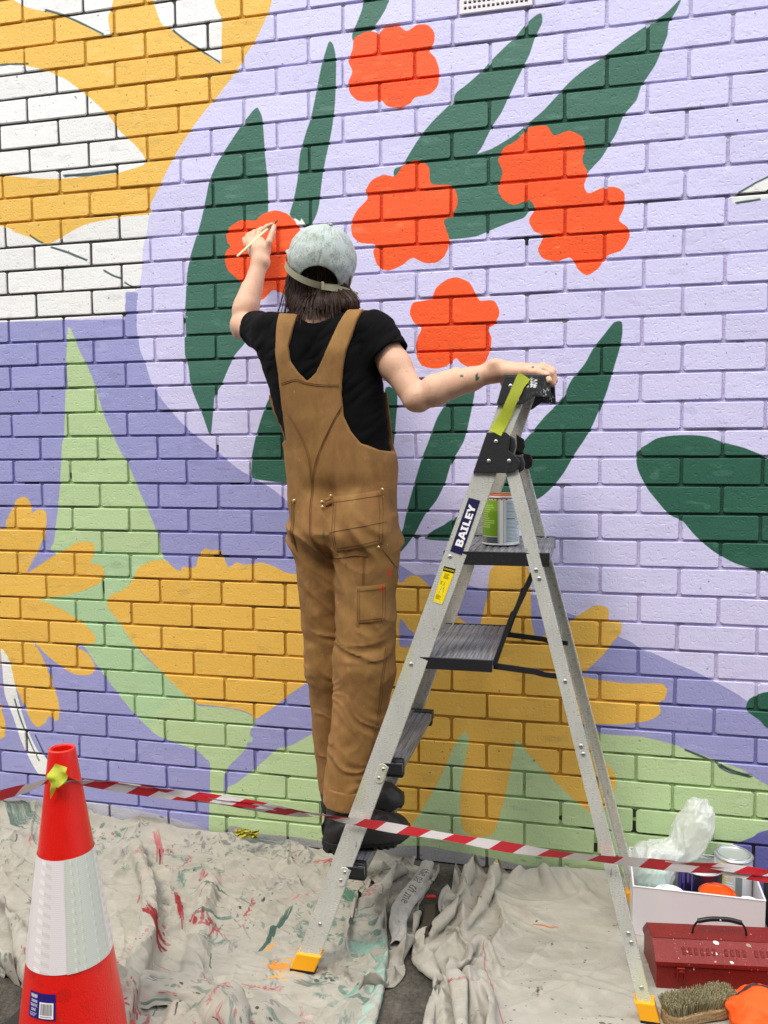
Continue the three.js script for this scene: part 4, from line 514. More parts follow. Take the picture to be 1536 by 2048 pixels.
// ---------- red toolbox ----------
{
  const a = 0.147, O = V(0.194, 0.004, 0.536), e1 = V(Math.cos(a), 0, -Math.sin(a)), e2 = V(-Math.sin(a), 0, -Math.cos(a)), L = 0.44, at = (u, h, d) => O.clone().addScaledVector(e1, u).addScaledVector(e2, d).setY(O.y + h);
  const t = thing('toolbox', 'dented red metal toolbox spattered with white paint in front of the white box', 'toolbox', [at(L / 2, 0, 0.075).x, 0.004, at(L / 2, 0, 0.075).z]);
  const spatter = canvasTex(1024, 512, (g, w, h) => { g.fillStyle = '#7b130d'; g.fillRect(0, 0, w, h); for (let i = 0; i < 700; i++) { g.fillStyle = `rgba(${rnd() < 0.5 ? '60,10,8' : '175,40,28'},${rr(0.05, 0.22)})`; g.beginPath(); g.ellipse(rr(0, w), rr(0, h), rr(2, 22), rr(1, 8), rr(0, 3), 0, 7); g.fill(); }
    for (let i = 0; i < 90; i++) { g.strokeStyle = `rgba(${rnd() < 0.5 ? '200,150,130' : '40,8,6'},${rr(0.1, 0.4)})`; g.lineWidth = rr(0.5, 1.6); const x = rr(0, w), y = rr(0, h); g.beginPath(); g.moveTo(x, y); g.lineTo(x + rr(-40, 40), y + rr(-10, 10)); g.stroke(); }
    for (let i = 0; i < 170; i++) { const x = w * (0.1 + 0.8 * rnd()), y = h * (0.5 + 0.24 * (rnd() + rnd() - 1)); g.fillStyle = `rgba(${rnd() < 0.8 ? '236,226,214' : '214,150,120'},${rr(0.5, 1)})`; g.beginPath(); g.ellipse(x, y, 0.6 + 6 * rnd() ** 3, 0.6 + 4 * rnd() ** 3, rr(-0.6, 0.6), 0, 7); g.fill(); }
    for (const [x, y, q] of [[0.37, 0.46, 12], [0.35, 0.55, 11], [0.56, 0.47, 10], [0.44, 0.62, 8]]) { g.fillStyle = x > 0.5 ? '#9a8f70' : '#efe9de'; g.beginPath(); g.ellipse(w * x, h * y, q * 1.5, q * 0.7, 0.2, 0, 7); g.fill(); } });
  const redM = std(0xffffff, 0.42, 0.1, { map: spatter, bumpMap: rep(grain, 3), bumpScale: 0.0008 });
  // cross-section as (depth, height)
  const prism = (sec, u0, u1, bev = 0.0015) => { const s = new THREE.Shape(sec.map((p) => new THREE.Vector2(...p))), g = new THREE.ExtrudeGeometry(s, { depth: u1 - u0, bevelEnabled: true, bevelSize: bev, bevelThickness: bev, bevelSegments: 2 }); g.applyMatrix4(frame(at(u0, 0, 0), e2, V(0, 1, 0), e1)); const p = g.attributes.position, uv = g.attributes.uv; for (let i = 0; i < p.count; i++) { const q = V(p.getX(i), p.getY(i), p.getZ(i)).sub(O); uv.setXY(i, q.dot(e1) / L, q.y * 2.2 + q.dot(e2) * 2.6 + 0.2); } g.computeVertexNormals(); return g; };
  part('body', prism([[0.002, 0.002], [0.152, 0.002], [0.152, 0.071], [0.002, 0.071]], 0.002, L), redM, t);
  const lid = part('lid', prism([[-0.002, 0.066], [0.156, 0.066], [0.155, 0.074], [0.112, 0.114], [0.043, 0.114], [-0.001, 0.074]], -0.002, L + 0.003), redM, t);
  part('lid_crease', bar(at(0.0, 0.1155, 0.042), at(L, 0.1155, 0.042), 0.0016), redM, lid);
  // raised, unreadable pressing on the front slope
  const press = []; for (let i = 0; i < 17; i++) { if (i === 6 || i === 11) continue; const u = 0.075 + i * 0.0155, g = rbox(0.0085, 0.018, 0.002, 0.0009).applyMatrix4(frame(at(u, 0.095, 0.0188), e1, V(0, 0.68, 0).addScaledVector(e2, 0.73), V(0, 0.73, 0).addScaledVector(e2, -0.68))); press.push(g); }
  part('pressed_lettering', press, redM, lid);
  const latch = part('latch', [rbox(0.022, 0.034, 0.006, 0.003).applyMatrix4(frame(at(0.062, 0.045, -0.004), e1, V(0, 1, 0), e2.clone().negate())), rbox(0.012, 0.03, 0.009, 0.003).applyMatrix4(frame(at(0.062, 0.038, -0.006), e1, V(0, 1, 0), e2.clone().negate()))], std(0x7c120c, 0.4, 0.2), t);
  part('latch_bail', tube([at(0.054, 0.03, -0.009), at(0.054, 0.052, -0.011), at(0.062, 0.057, -0.011), at(0.07, 0.052, -0.011), at(0.07, 0.03, -0.009)], 0.0014, 24), std(0x8d1a12, 0.4, 0.3), latch);
  const hx = 0.11, hw = 0.142, black = std(0x141414, 0.35, 0), hp = [[0, 0.116], [0.004, 0.135], [0.014, 0.15], [0.045, 0.157], [0.071, 0.158], [0.097, 0.157], [0.128, 0.15], [0.138, 0.135], [hw, 0.116]];
  const handle = part('handle', (() => { const g = tube(hp.slice(2, 7).map(([u, y]) => at(hx + u, y, 0.07)), 0.0065, 30, 10); return g; })(), black, lid);
  for (const q of [hp.slice(0, 3), hp.slice(6)]) part('handle_bracket', tube(q.map(([u, y]) => at(hx + u, y, 0.07)), 0.003, 10, 8), black, lid);
  part('handle_rivet', new THREE.SphereGeometry(0.003, 10, 8).translate(at(hx + hw / 2, 0.16, 0.064).x, 0.162, at(hx + hw / 2, 0.16, 0.064).z), steel, lid);
}
// ---------- scrubbing brush, bristles up ----------
{
  const c = V(0.286, 0.006, 0.628), a = 0.5, e1 = V(Math.cos(a), 0, -Math.sin(a)), e2 = V(Math.sin(a), 0, Math.cos(a)), at = (u, h, d) => c.clone().addScaledVector(e1, u).addScaledVector(e2, d).setY(c.y + h), L = 0.192, Wd = 0.062;
  const t = thing('scrubbing_brush', 'wooden scrubbing brush lying with its pale bristles up before the red toolbox', 'brush', [c.x, c.y, c.z]);
  const half = (u) => Wd / 2 * Math.min(1, Math.sqrt(Math.max(0, 1 - Math.abs(u / (L / 2)) ** 5))) * (1 - 0.12 * Math.cos(u / L * Math.PI * 2) * 0.8), s = new THREE.Shape();
  for (let i = 0; i <= 40; i++) { const u = -L / 2 + L * i / 40; i ? s.lineTo(half(u), u) : s.moveTo(half(u), u); } for (let i = 40; i >= 0; i--) { const u = -L / 2 + L * i / 40; s.lineTo(-half(u), u); }
  const g = new THREE.ExtrudeGeometry(s, { depth: 0.018, bevelEnabled: true, bevelSize: 0.003, bevelThickness: 0.004, bevelSegments: 3 }); g.applyMatrix4(frame(at(0, 0.004, 0), e2, e1, V(0, 1, 0)));
  const wood = dataTex(256, 256, (u, v) => { const q = 0.8 + 0.2 * Math.sin(v * 60 + 5 * tnoise(u, v, 4)) * 0.4 + 0.2 * tnoise(u, v, 30, 2); return [176 * q, 146 * q, 104 * q]; }, true);
  part('block', g, std(0xffffff, 0.75, 0, { map: rep(wood, 6, 10) }), t);
  const tuft = [[], [], []];
  for (let i = 0; i < 2600; i++) { const u = rr(-0.47, 0.47) * L, w = half(u) - 0.004, d = rr(-1, 1) * Math.max(w, 0.002), out = 0.2, len = rr(0.028, 0.036); const b = at(u, 0.024, d), e = at(u * (1 + out * 0.5) + rr(-0.006, 0.006), 0.024 + len, d * (1 + out) + rr(-0.006, 0.006)); const k = bar(b, e, 0.00075, 3); tuft[Math.floor(rnd() * 3)].push(k); }
  [0x9d9570, 0x757052, 0xbfb692].forEach((q, i) => { part('bristles', tuft[i], std(q, 0.8), t).userData.kind = 'stuff'; });
}
// ---------- orange garment ----------
{
  const c = V(0.448, 0.03, 0.608), e = ellipsoid(c, V(0.9, 0, -0.43), V(0, 1, 0), V(0.43, 0, 0.9), 0.098, 0.046, 0.06);
  const f = (x, y, z) => { const n = noise(x * 16, y * 16 + 3, z * 16), r = 1 - 2 * Math.abs(n); return smax(e(x, y, z) - 0.011 * r - 0.004 * noise(x * 45, y * 45, z * 45), 0.004 - y, 0.006); };
  const t = thing('safety_garment', 'crumpled fluorescent orange safety garment with dark trim beside the brush', 'garment', [c.x, 0.004, c.z]);
  part('fabric', netMesh(f, [c.x - 0.14, -0.01, c.z - 0.12], [c.x + 0.16, 0.12, c.z + 0.12], 0.004, (x, y, z) => [x * 10, z * 10 + y * 7]), std(0xff5a08, 0.7, 0, { bumpMap: rep(weave, 1), bumpScale: 0.0012 }), t);
  const onTop = (x, z) => { let y = 0.12; for (let i = 0; i < 60 && f(x, y, z) > 0; i++) y -= 0.0022; return y; };
  const rows = []; for (let j = 0; j <= 26; j++) { const q = j / 26, r = []; for (let i = 0; i <= 5; i++) { const x = c.x - 0.085 + q * 0.15 + (i / 5) * 0.005, z = c.z - 0.004 - 0.05 * q + (i / 5 - 0.5) * 0.018 + 0.004 * Math.sin(q * 9); r.push(V(x, onTop(x, z) + 0.002, z)); } rows.push(r); }
  part('trim', sheet(rows), std(0x3a3436, 0.7), t);
  const rows2 = []; for (let j = 0; j <= 14; j++) { const q = j / 14, r = []; for (let i = 0; i <= 4; i++) { const x = c.x + 0.005 + q * 0.07, z = c.z + 0.045 + 0.006 * Math.sin(q * 5) + (i / 4) * 0.018; r.push(V(x, Math.max(onTop(x, z), 0.006) + 0.002, z)); } rows2.push(r); }
  part('reflective_strip', sheet(rows2), std(0x9a9c96, 0.45, 0.2), t);
}
// ---------- drop cloths: sheets crushed together on the ground until they buckle ----------
function crush({ nx, ny, rest, place, floor = () => 0.003, pin = () => false, steps = 260, passes = 3, lift = 0.02, stiff = 0.35, sag = 0.0009, far = 6, wave = 9 }) {
  const n = nx * ny, X = new Float32Array(n * 3), Q = new Float32Array(n * 3), fixed = new Uint8Array(n);
  for (let j = 0; j < ny; j++) for (let i = 0; i < nx; i++) { const k = j * nx + i, p = place(i / (nx - 1), j / (ny - 1)), u = i / nx, v = j / ny; X.set([p.x, Math.max(floor(p.x, p.z), p.y) + lift * (1.1 + noise(u * wave, v * wave, 2) + 0.5 * noise(u * wave * 2.4, v * wave * 2.4, 5)), p.z], k * 3); fixed[k] = pin(i / (nx - 1), j / (ny - 1)) ? 1 : 0; }
  Q.set(X);
  const con = []; const add = (a, b, len, w) => con.push(a, b, len, w);
  for (let j = 0; j < ny; j++) for (let i = 0; i < nx; i++) { const k = j * nx + i; const [a, b] = typeof rest === 'function' ? rest(i / (nx - 1), j / (ny - 1)) : rest;
    if (i + 1 < nx) add(k, k + 1, a, 1); if (j + 1 < ny) add(k, k + nx, b, 1);
    if (i + 1 < nx && j + 1 < ny) { const d = Math.hypot(a, b); add(k, k + nx + 1, d, 0.4); add(k + 1, k + nx, d, 0.4); }
    if (i + 3 < nx) add(k, k + 3, a * 3, stiff * 0.5); if (j + 3 < ny) add(k, k + 3 * nx, b * 3, stiff * 0.5);
    if (i + far < nx) add(k, k + far, a * far, stiff * 0.6); if (j + far < ny) add(k, k + far * nx, b * far, stiff * 0.6);
    if (i + 2 < nx) add(k, k + 2, a * 2, stiff); if (j + 2 < ny) add(k, k + 2 * nx, b * 2, stiff); }
  const C = new Float32Array(con), m = C.length / 4;
  for (let s = 0; s < steps; s++) {
    for (let k = 0; k < n; k++) { const o = k * 3; for (let c = 0; c < 3; c++) { const v = (X[o + c] - Q[o + c]) * 0.82; Q[o + c] = X[o + c]; X[o + c] += v; } X[o + 1] -= sag; }
    for (let p = 0; p < passes; p++) {
      for (let q = 0; q < m; q++) {
        const c = (s + p) & 1 ? m - 1 - q : q, a = C[c * 4] * 3, b = C[c * 4 + 1] * 3, dx = X[b] - X[a], dy = X[b + 1] - X[a + 1], dz = X[b + 2] - X[a + 2], l = Math.sqrt(dx * dx + dy * dy + dz * dz) || 1e-9, f = 0.5 * C[c * 4 + 3] * (l - C[c * 4 + 2]) / l;
        X[a] += dx * f; X[a + 1] += dy * f; X[a + 2] += dz * f; X[b] -= dx * f; X[b + 1] -= dy * f; X[b + 2] -= dz * f;
      }
      for (let k = 0; k < n; k++) { const o = k * 3, g = floor(X[o], X[o + 2]); if (X[o + 1] < g) { X[o + 1] = g; X[o] = lerp(X[o], Q[o], 0.7); X[o + 2] = lerp(X[o + 2], Q[o + 2], 0.7); } if (X[o + 2] < 0.006) X[o + 2] = 0.006; if (fixed[k]) { X[o] = Q[o]; X[o + 2] = Q[o + 2]; } }
    }
  }
  return { nx, ny, X };
}
function clothGeo({ nx, ny, X }, su, sv, k = 2, crumple = 0, folds = 160) {   // smooth refinement; uv in metres of cloth
  const cr = (a, b, c, d, t) => b + 0.5 * t * (c - a + t * (2 * a - 5 * b + 4 * c - d + t * (3 * (b - c) + d - a)));
  const get = (i, j, c) => X[(clamp(j, 0, ny - 1) * nx + clamp(i, 0, nx - 1)) * 3 + c], rows = [], NX = (nx - 1) * k, NY = (ny - 1) * k;
  for (let J = 0; J <= NY; J++) { const r = [], j = Math.min(Math.floor(J / k), ny - 2), tv = J / k - j; for (let I = 0; I <= NX; I++) { const i = Math.min(Math.floor(I / k), nx - 2), tu = I / k - i, p = []; for (let c = 0; c < 3; c++) { const col = [-1, 0, 1, 2].map((q) => cr(get(i - 1, j + q, c), get(i, j + q, c), get(i + 1, j + q, c), get(i + 2, j + q, c), tu)); p.push(cr(...col, tv)); } r.push(V(p[0], Math.max(p[1], 0.002), p[2])); } rows.push(r); }
  if (crumple) {   // sharp creases pressed into the canvas
    const cr2 = []; const n = Math.round(folds * su * sv);
    for (let q = 0; q < n; q++) { const a = rr(-0.4, 0.4) + (rnd() < 0.3 ? rr(-1.3, 1.3) : 0); cr2.push([rr(0, su), rr(0, sv), Math.cos(a), Math.sin(a), rr(0.05, 0.36), rr(0.003, 0.012), crumple * rr(0.25, 1.1) * (rnd() < 0.25 ? -0.6 : 1), rr(-2.2, 2.2)]); }
    const P = new Float32Array(rows.length * rows[0].length);
    rows.forEach((r, J) => r.forEach((p, I) => { const u = I / NX * su, v = J / NY * sv; let h = 0; for (const [x, y, c, d, L, w, A, k] of cr2) { const a = (u - x) * c + (v - y) * d; if (a > L || a < -L) continue; const b = (v - y) * c - (u - x) * d - k * a * a; if (b > w * 5 || b < -w * 5) continue; const e = 1 - (a / L) ** 2; h += A * e * e * Math.exp(-Math.abs(b) / w * (b > 0 ? 0.75 : 1.4)); } p.y = Math.max(0.002, p.y + h + crumple * 0.16 * noise(u * 46, v * 46, 1) + crumple * 0.4 * noise(u * 12, v * 12, 6)); }));
  }
  return sheet(rows, (u, v) => [u * su, v * sv]);
}
const coons = (a, b, c, d) => (u, v) => { const p = a(u).multiplyScalar(1 - v).add(b(u).multiplyScalar(v)), q = c(v).multiplyScalar(1 - u).add(d(v).multiplyScalar(u)), m = a(0).multiplyScalar((1 - u) * (1 - v)).add(a(1).multiplyScalar(u * (1 - v))).add(b(0).multiplyScalar((1 - u) * v)).add(b(1).multiplyScalar(u * v)); return p.add(q).sub(m); };
const along = (pts) => { const c = new THREE.CatmullRomCurve3(pts.map(([x, z]) => V(x, 0, z))); return (t) => c.getPoint(t); };
// painters' canvas: stained with strokes, drips and rubbed paint
function stains(g, w, h, n, list, base) {
  g.fillStyle = base; g.fillRect(0, 0, w, h);
  for (let i = 0; i < 1100; i++) { const q = rnd(); g.fillStyle = `rgba(${q < 0.4 ? '128,124,112' : q < 0.62 ? '98,100,94' : '198,194,182'},${rr(0.03, 0.12)})`; g.beginPath(); g.ellipse(rr(0, w), rr(0, h), rr(4, 70), rr(3, 30), rr(0, 3), 0, 7); g.fill(); }
  for (let i = 0; i < n; i++) {
    const c = list[Math.floor(rnd() * rnd() * list.length)], x = rr(0, w), y = rr(0, h), a = rr(0, 6.3), kind = rnd();
    if (kind < 0.5) { let b = a, px = x, py = y; const L = Math.floor(4 + 26 * rnd() ** 2), wd = rr(3, 13); for (let s = 0; s < L; s++) { b += rr(-0.35, 0.35); px += 6 * Math.cos(b); py += 6 * Math.sin(b); const f = rr(0.06, 0.42); for (let q = 0; q < 6; q++) { g.fillStyle = `rgba(${c},${f * rr(0.2, 1.4)})`; g.beginPath(); g.ellipse(px + rr(-wd, wd), py + rr(-wd, wd), rr(2, wd * 1.1), rr(0.6, wd * 0.35), b + rr(-0.3, 0.3), 0, 7); g.fill(); } } }
    else if (kind < 0.72) { g.strokeStyle = `rgba(${c},${rr(0.3, 0.85)})`; g.lineWidth = rr(0.8, 4); g.beginPath(); g.moveTo(x, y); let px = x, py = y, b = a; for (let s = 0; s < 7; s++) { b += rr(-0.7, 0.7); px += rr(3, 17) * Math.cos(b); py += rr(3, 17) * Math.sin(b); g.lineTo(px, py); } g.stroke(); }
    else { for (let s = 0; s < 14; s++) { g.fillStyle = `rgba(${c},${rr(0.25, 0.8)})`; const q = 0.5 + 5 * rnd() ** 3; g.beginPath(); g.ellipse(x + rr(-26, 26), y + rr(-26, 26), q * rr(1, 2), q, a, 0, 7); g.fill(); } }
  }
  for (let i = 0; i < 500; i++) { g.fillStyle = `rgba(40,44,42,${rr(0.2, 0.7)})`; const q = rr(0.4, 1.6); g.fillRect(rr(0, w), rr(0, h), q, q); }
}
const RED = '140,32,40', GRN = '74,104,92', PALE = '150,180,170', OCH = '226,150,40', GRY = '96,98,98', DRK = '36,42,42', PNK = '196,150,148';
// a dry-brush smear along a path on the cloth, in pixels of its canvas
function smear(g, pts, wd, c, al = 0.5, n = 46) { for (let i = 0; i < n; i++) { const o = rr(-0.5, 0.5) * wd, q0 = rnd() * 0.5, q1 = q0 + rr(0.15, 0.5); g.strokeStyle = `rgba(${c},${al * rr(0.2, 1)})`; g.lineWidth = rr(0.6, 2.4 + wd * 0.08); g.beginPath(); for (let k = 0; k <= 10; k++) { const t = clamp(lerp(q0, q1, k / 10), 0, 1) * (pts.length - 1), j = Math.min(Math.floor(t), pts.length - 2), f = t - j, x = lerp(pts[j][0], pts[j + 1][0], f) + o * 0.7 + rr(-1, 1), y = lerp(pts[j][1], pts[j + 1][1], f) + o + rr(-1, 1); k ? g.lineTo(x, y) : g.moveTo(x, y); } g.stroke(); } }
const clothBump = rep(weave, 5);
const paintedCloth = (draw, w = 1024, h = 1024, more = {}) => std(0xffffff, 0.94, 0, { map: canvasTex(w, h, draw), bumpMap: clothBump, bumpScale: 0.0012, ...more });
{
  const place = coons(along([[-2.75, 0.012], [-2.0, 0.012], [-1.3, 0.012], [-0.56, 0.03]]), along([[-2.6, 0.86], [-1.62, 0.87], [-1.36, 0.95], [-1.0, 1.06], [-0.48, 1.02]]), along([[-2.75, 0.012], [-2.7, 0.5], [-2.6, 0.86]]), along([[-0.56, 0.03], [-0.6, 0.3], [-0.52, 0.62], [-0.48, 1.02]]));
  const W0 = 2.2, D0 = 1.0, nx = 150, ny = 70, c = crush({ nx, ny, place, rest: (u, v) => [W0 / (nx - 1) * (1.0 + 0.09 * smooth(0.76, 0.95, u) + 0.012 * noise(u * 3, v * 3, 4)), D0 / (ny - 1) * (1.035 + 0.03 * noise(u * 4, v * 3, 9) + 0.05 * smooth(0.5, 0.2, u))], lift: 0.01, far: 5, wave: 10, steps: 320, floor: (x, z) => 0.003 + 0.03 * Math.exp(-((z / 0.05) ** 2)) * smooth(-0.78, -1.15, x), pin: (u, v) => u === 0 || u === 1 || v === 0 || v === 1, stiff: 0.5 });
  const m = paintedCloth((g, w, h) => {
    stains(g, w, h, 260, [GRN, RED, GRY, DRK, GRY, PNK, GRN, RED], '#9b988d');
    const at = (x, z) => [(x + 2.75) / 2.2 * w, (1 - z / 1.02) * h];   // roughly where on the ground
    const dab = (x, z, c, n, sx, sz, s = 8) => { for (let i = 0; i < n; i++) { const [px, py] = at(x + rr(-sx, sx), z + rr(-sz, sz)); g.fillStyle = `rgba(${c},${rr(0.15, 0.75)})`; g.beginPath(); g.ellipse(px, py, s * rr(0.3, 2), s * rr(0.3, 1), rr(0, 3), 0, 7); g.fill(); } };
    dab(-0.83, 0.66, OCH, 60, 0.05, 0.05, 5); dab(-0.66, 0.6, GRN, 90, 0.09, 0.2, 9); dab(-0.55, 0.75, PALE, 90, 0.05, 0.16, 14); dab(-1.12, 0.52, RED, 70, 0.06, 0.03, 5); dab(-1.0, 0.42, RED, 50, 0.01, 0.09, 4); dab(-0.8, 0.45, GRN, 60, 0.05, 0.1, 5); dab(-1.15, 0.06, GRY, 120, 0.25, 0.05, 8); dab(-1.8, 0.08, GRN, 60, 0.2, 0.05, 7); dab(-1.06, 0.08, DRK, 30, 0.2, 0.04, 3); dab(-1.2, 0.95, RED, 60, 0.06, 0.05, 6); dab(-0.8, 0.98, GRN, 50, 0.1, 0.05, 5);
    const px = (l) => l.map(([x, z]) => at(x, z));
    for (const [l, wd, c, al, n] of [[[[-0.866, -0.216], [-1.085, -0.042], [-1.373, -0.059], [-1.523, -0.068]], 60, '92,98,94', 0.3, 160], [[[-2.252, -0.065], [-2.127, 0.068], [-2.024, 0.088]], 60, '70,92,84', 0.5, 120], [[[-1.373, -0.059], [-1.142, 0.011], [-0.917, -0.001]], 26, '60,74,70', 0.45, 90], [[[-1.301, 0.349], [-1.237, 0.471], [-1.186, 0.576]], 14, '132,34,40', 0.9, 60], [[[-1.549, 0.031], [-1.477, 0.125], [-1.391, 0.269]], 20, '160,84,84', 0.6, 70], [[[-1.454, 0.512], [-1.441, 0.458], [-1.427, 0.406]], 10, '150,52,56', 0.8, 40], [[[-1.355, 0.583], [-1.288, 0.616], [-1.195, 0.656]], 30, '124,26,32', 0.85, 120], [[[-1.097, 0.59], [-1.08, 0.542], [-1.054, 0.546], [-1.003, 0.594]], 8, '150,50,56', 0.8, 30],
      [[[-1.276, 0.327], [-1.13, 0.341], [-0.981, 0.369]], 10, '72,100,88', 0.7, 50], [[[-1.183, 0.502], [-1.103, 0.475], [-0.985, 0.46]], 12, '78,104,92', 0.6, 50], [[[-0.926, 0.602], [-0.9, 0.532], [-0.881, 0.433], [-0.864, 0.342]], 26, '58,84,74', 0.75, 130], [[[-0.749, 0.255], [-0.69, 0.287], [-0.609, 0.314]], 30, '66,104,84', 0.7, 120], [[[-0.675, 0.507], [-0.606, 0.541], [-0.531, 0.663]], 60, '120,158,142', 0.45, 150], [[[-0.664, 0.778], [-0.61, 0.681], [-0.516, 0.723]], 40, '108,146,130', 0.5, 120], [[[-0.912, 0.599], [-0.9, 0.571], [-0.878, 0.548]], 20, '214,140,36', 0.9, 60], [[[-0.887, 0.642], [-0.851, 0.657], [-0.805, 0.639]], 22, '206,126,40', 0.8, 60],
      [[[-1.129, -0.081], [-1, -0.021], [-0.941, -0.074]], 5, '34,38,40', 0.9, 22], [[[-0.971, 0.139], [-0.951, 0.117]], 12, '34,38,40', 0.9, 30], [[[-1.48, 0.126], [-1.436, 0.191], [-1.398, 0.271]], 4, '40,26,30', 0.9, 20], [[[-1.829, 0.532], [-1.771, 0.534], [-1.701, 0.554]], 16, '70,74,72', 0.5, 50], [[[-1.704, 0.69], [-1.656, 0.684], [-1.599, 0.692]], 20, '66,76,72', 0.5, 60], [[[-0.877, 0.33], [-0.824, 0.287]], 18, '170,104,104', 0.45, 50], [[[-0.994, 0.944], [-1.007, 0.877], [-1.03, 0.795]], 22, '150,70,72', 0.6, 70], [[[-1.064, 0.929], [-1.068, 0.871], [-1.076, 0.814]], 4, '50,50,50', 0.8, 14], [[[-0.821, 0.904], [-0.841, 0.839], [-0.855, 0.791]], 14, '160,84,84', 0.5, 40], [[[-0.804, 0.703], [-0.755, 0.718], [-0.683, 0.719]], 16, '86,92,88', 0.45, 50]]) smear(g, px(l), wd * 1.1, c, al, n);
    g.fillStyle = 'rgba(92,94,94,.55)'; g.font = 'bold 46px sans-serif'; for (const [x, z, a] of [[-1.28, 0.14, 0.5], [-1.2, 0.2, 0.3], [-0.95, 0.12, -0.5]]) { g.save(); g.translate(...at(x, z)); g.rotate(a); g.fillText('S', 0, 0); g.restore(); }
  }, 2048, 1024);
  m.map.repeat.set(1 / W0, 1 / D0);
  const t = thing('drop_cloth', 'paint-stained canvas drop cloth spread in wrinkles along the foot of the wall', 'drop cloth', [-1.4, 0.003, 0.5]);
  part('sheet', clothGeo(c, W0, D0, 4, 0.0145, 330), m, t);
  // the near edge thrown back over itself beside the cone: a lip that rises, rolls over and falls in loose pleats
  const flap = (C, R, a0, a1, H, n) => { const rows = []; for (let j = 0; j <= 44; j++) { const q = j / 44, r = []; for (let i = 0; i <= 90; i++) { const a = lerp(a0, a1, i / 90), ends = smooth(0, 0.12, i / 90) * (1 - smooth(0.86, 1, i / 90)), pl = 0.5 + 0.5 * Math.sin(a * n + 2.2 * noise(a * 2, 4, C[0] * 9)), lift = H * (0.55 + 0.75 * pl) * ends, s = q * 1.25, up = s < 0.42 ? Math.sin(s / 0.42 * 1.5708) : Math.cos((s - 0.42) / 0.83 * 1.5708) ** 0.8, rad = R * (1.08 - 0.55 * q * (0.75 + 0.25 * pl)) + 0.014 * noise(a * 4, q * 3, 7) + (s < 0.42 ? 0.018 * Math.sin(s / 0.42 * 3.1416) * ends : 0); r.push(V(C[0] + rad * Math.cos(a) * 1.15, 0.012 + Math.max(0, lift * (up || 0) + 0.008 * noise(a * 7, q * 6, 3) * ends) + 0.004 * q, C[1] - rad * Math.sin(a))); } rows.push(r); } return sheet(rows, (u, v) => [1.25 + u * 0.5, 0.05 + v * 0.3]); };
  part('folded_edge', flap([-1.03, 1.06], 0.22, -0.35, 3.1, 0.075, 3.2), m, t);
  part('folded_edge', flap([-0.76, 1.1], 0.2, 0.2, 2.9, 0.05, 5), m, t);
}
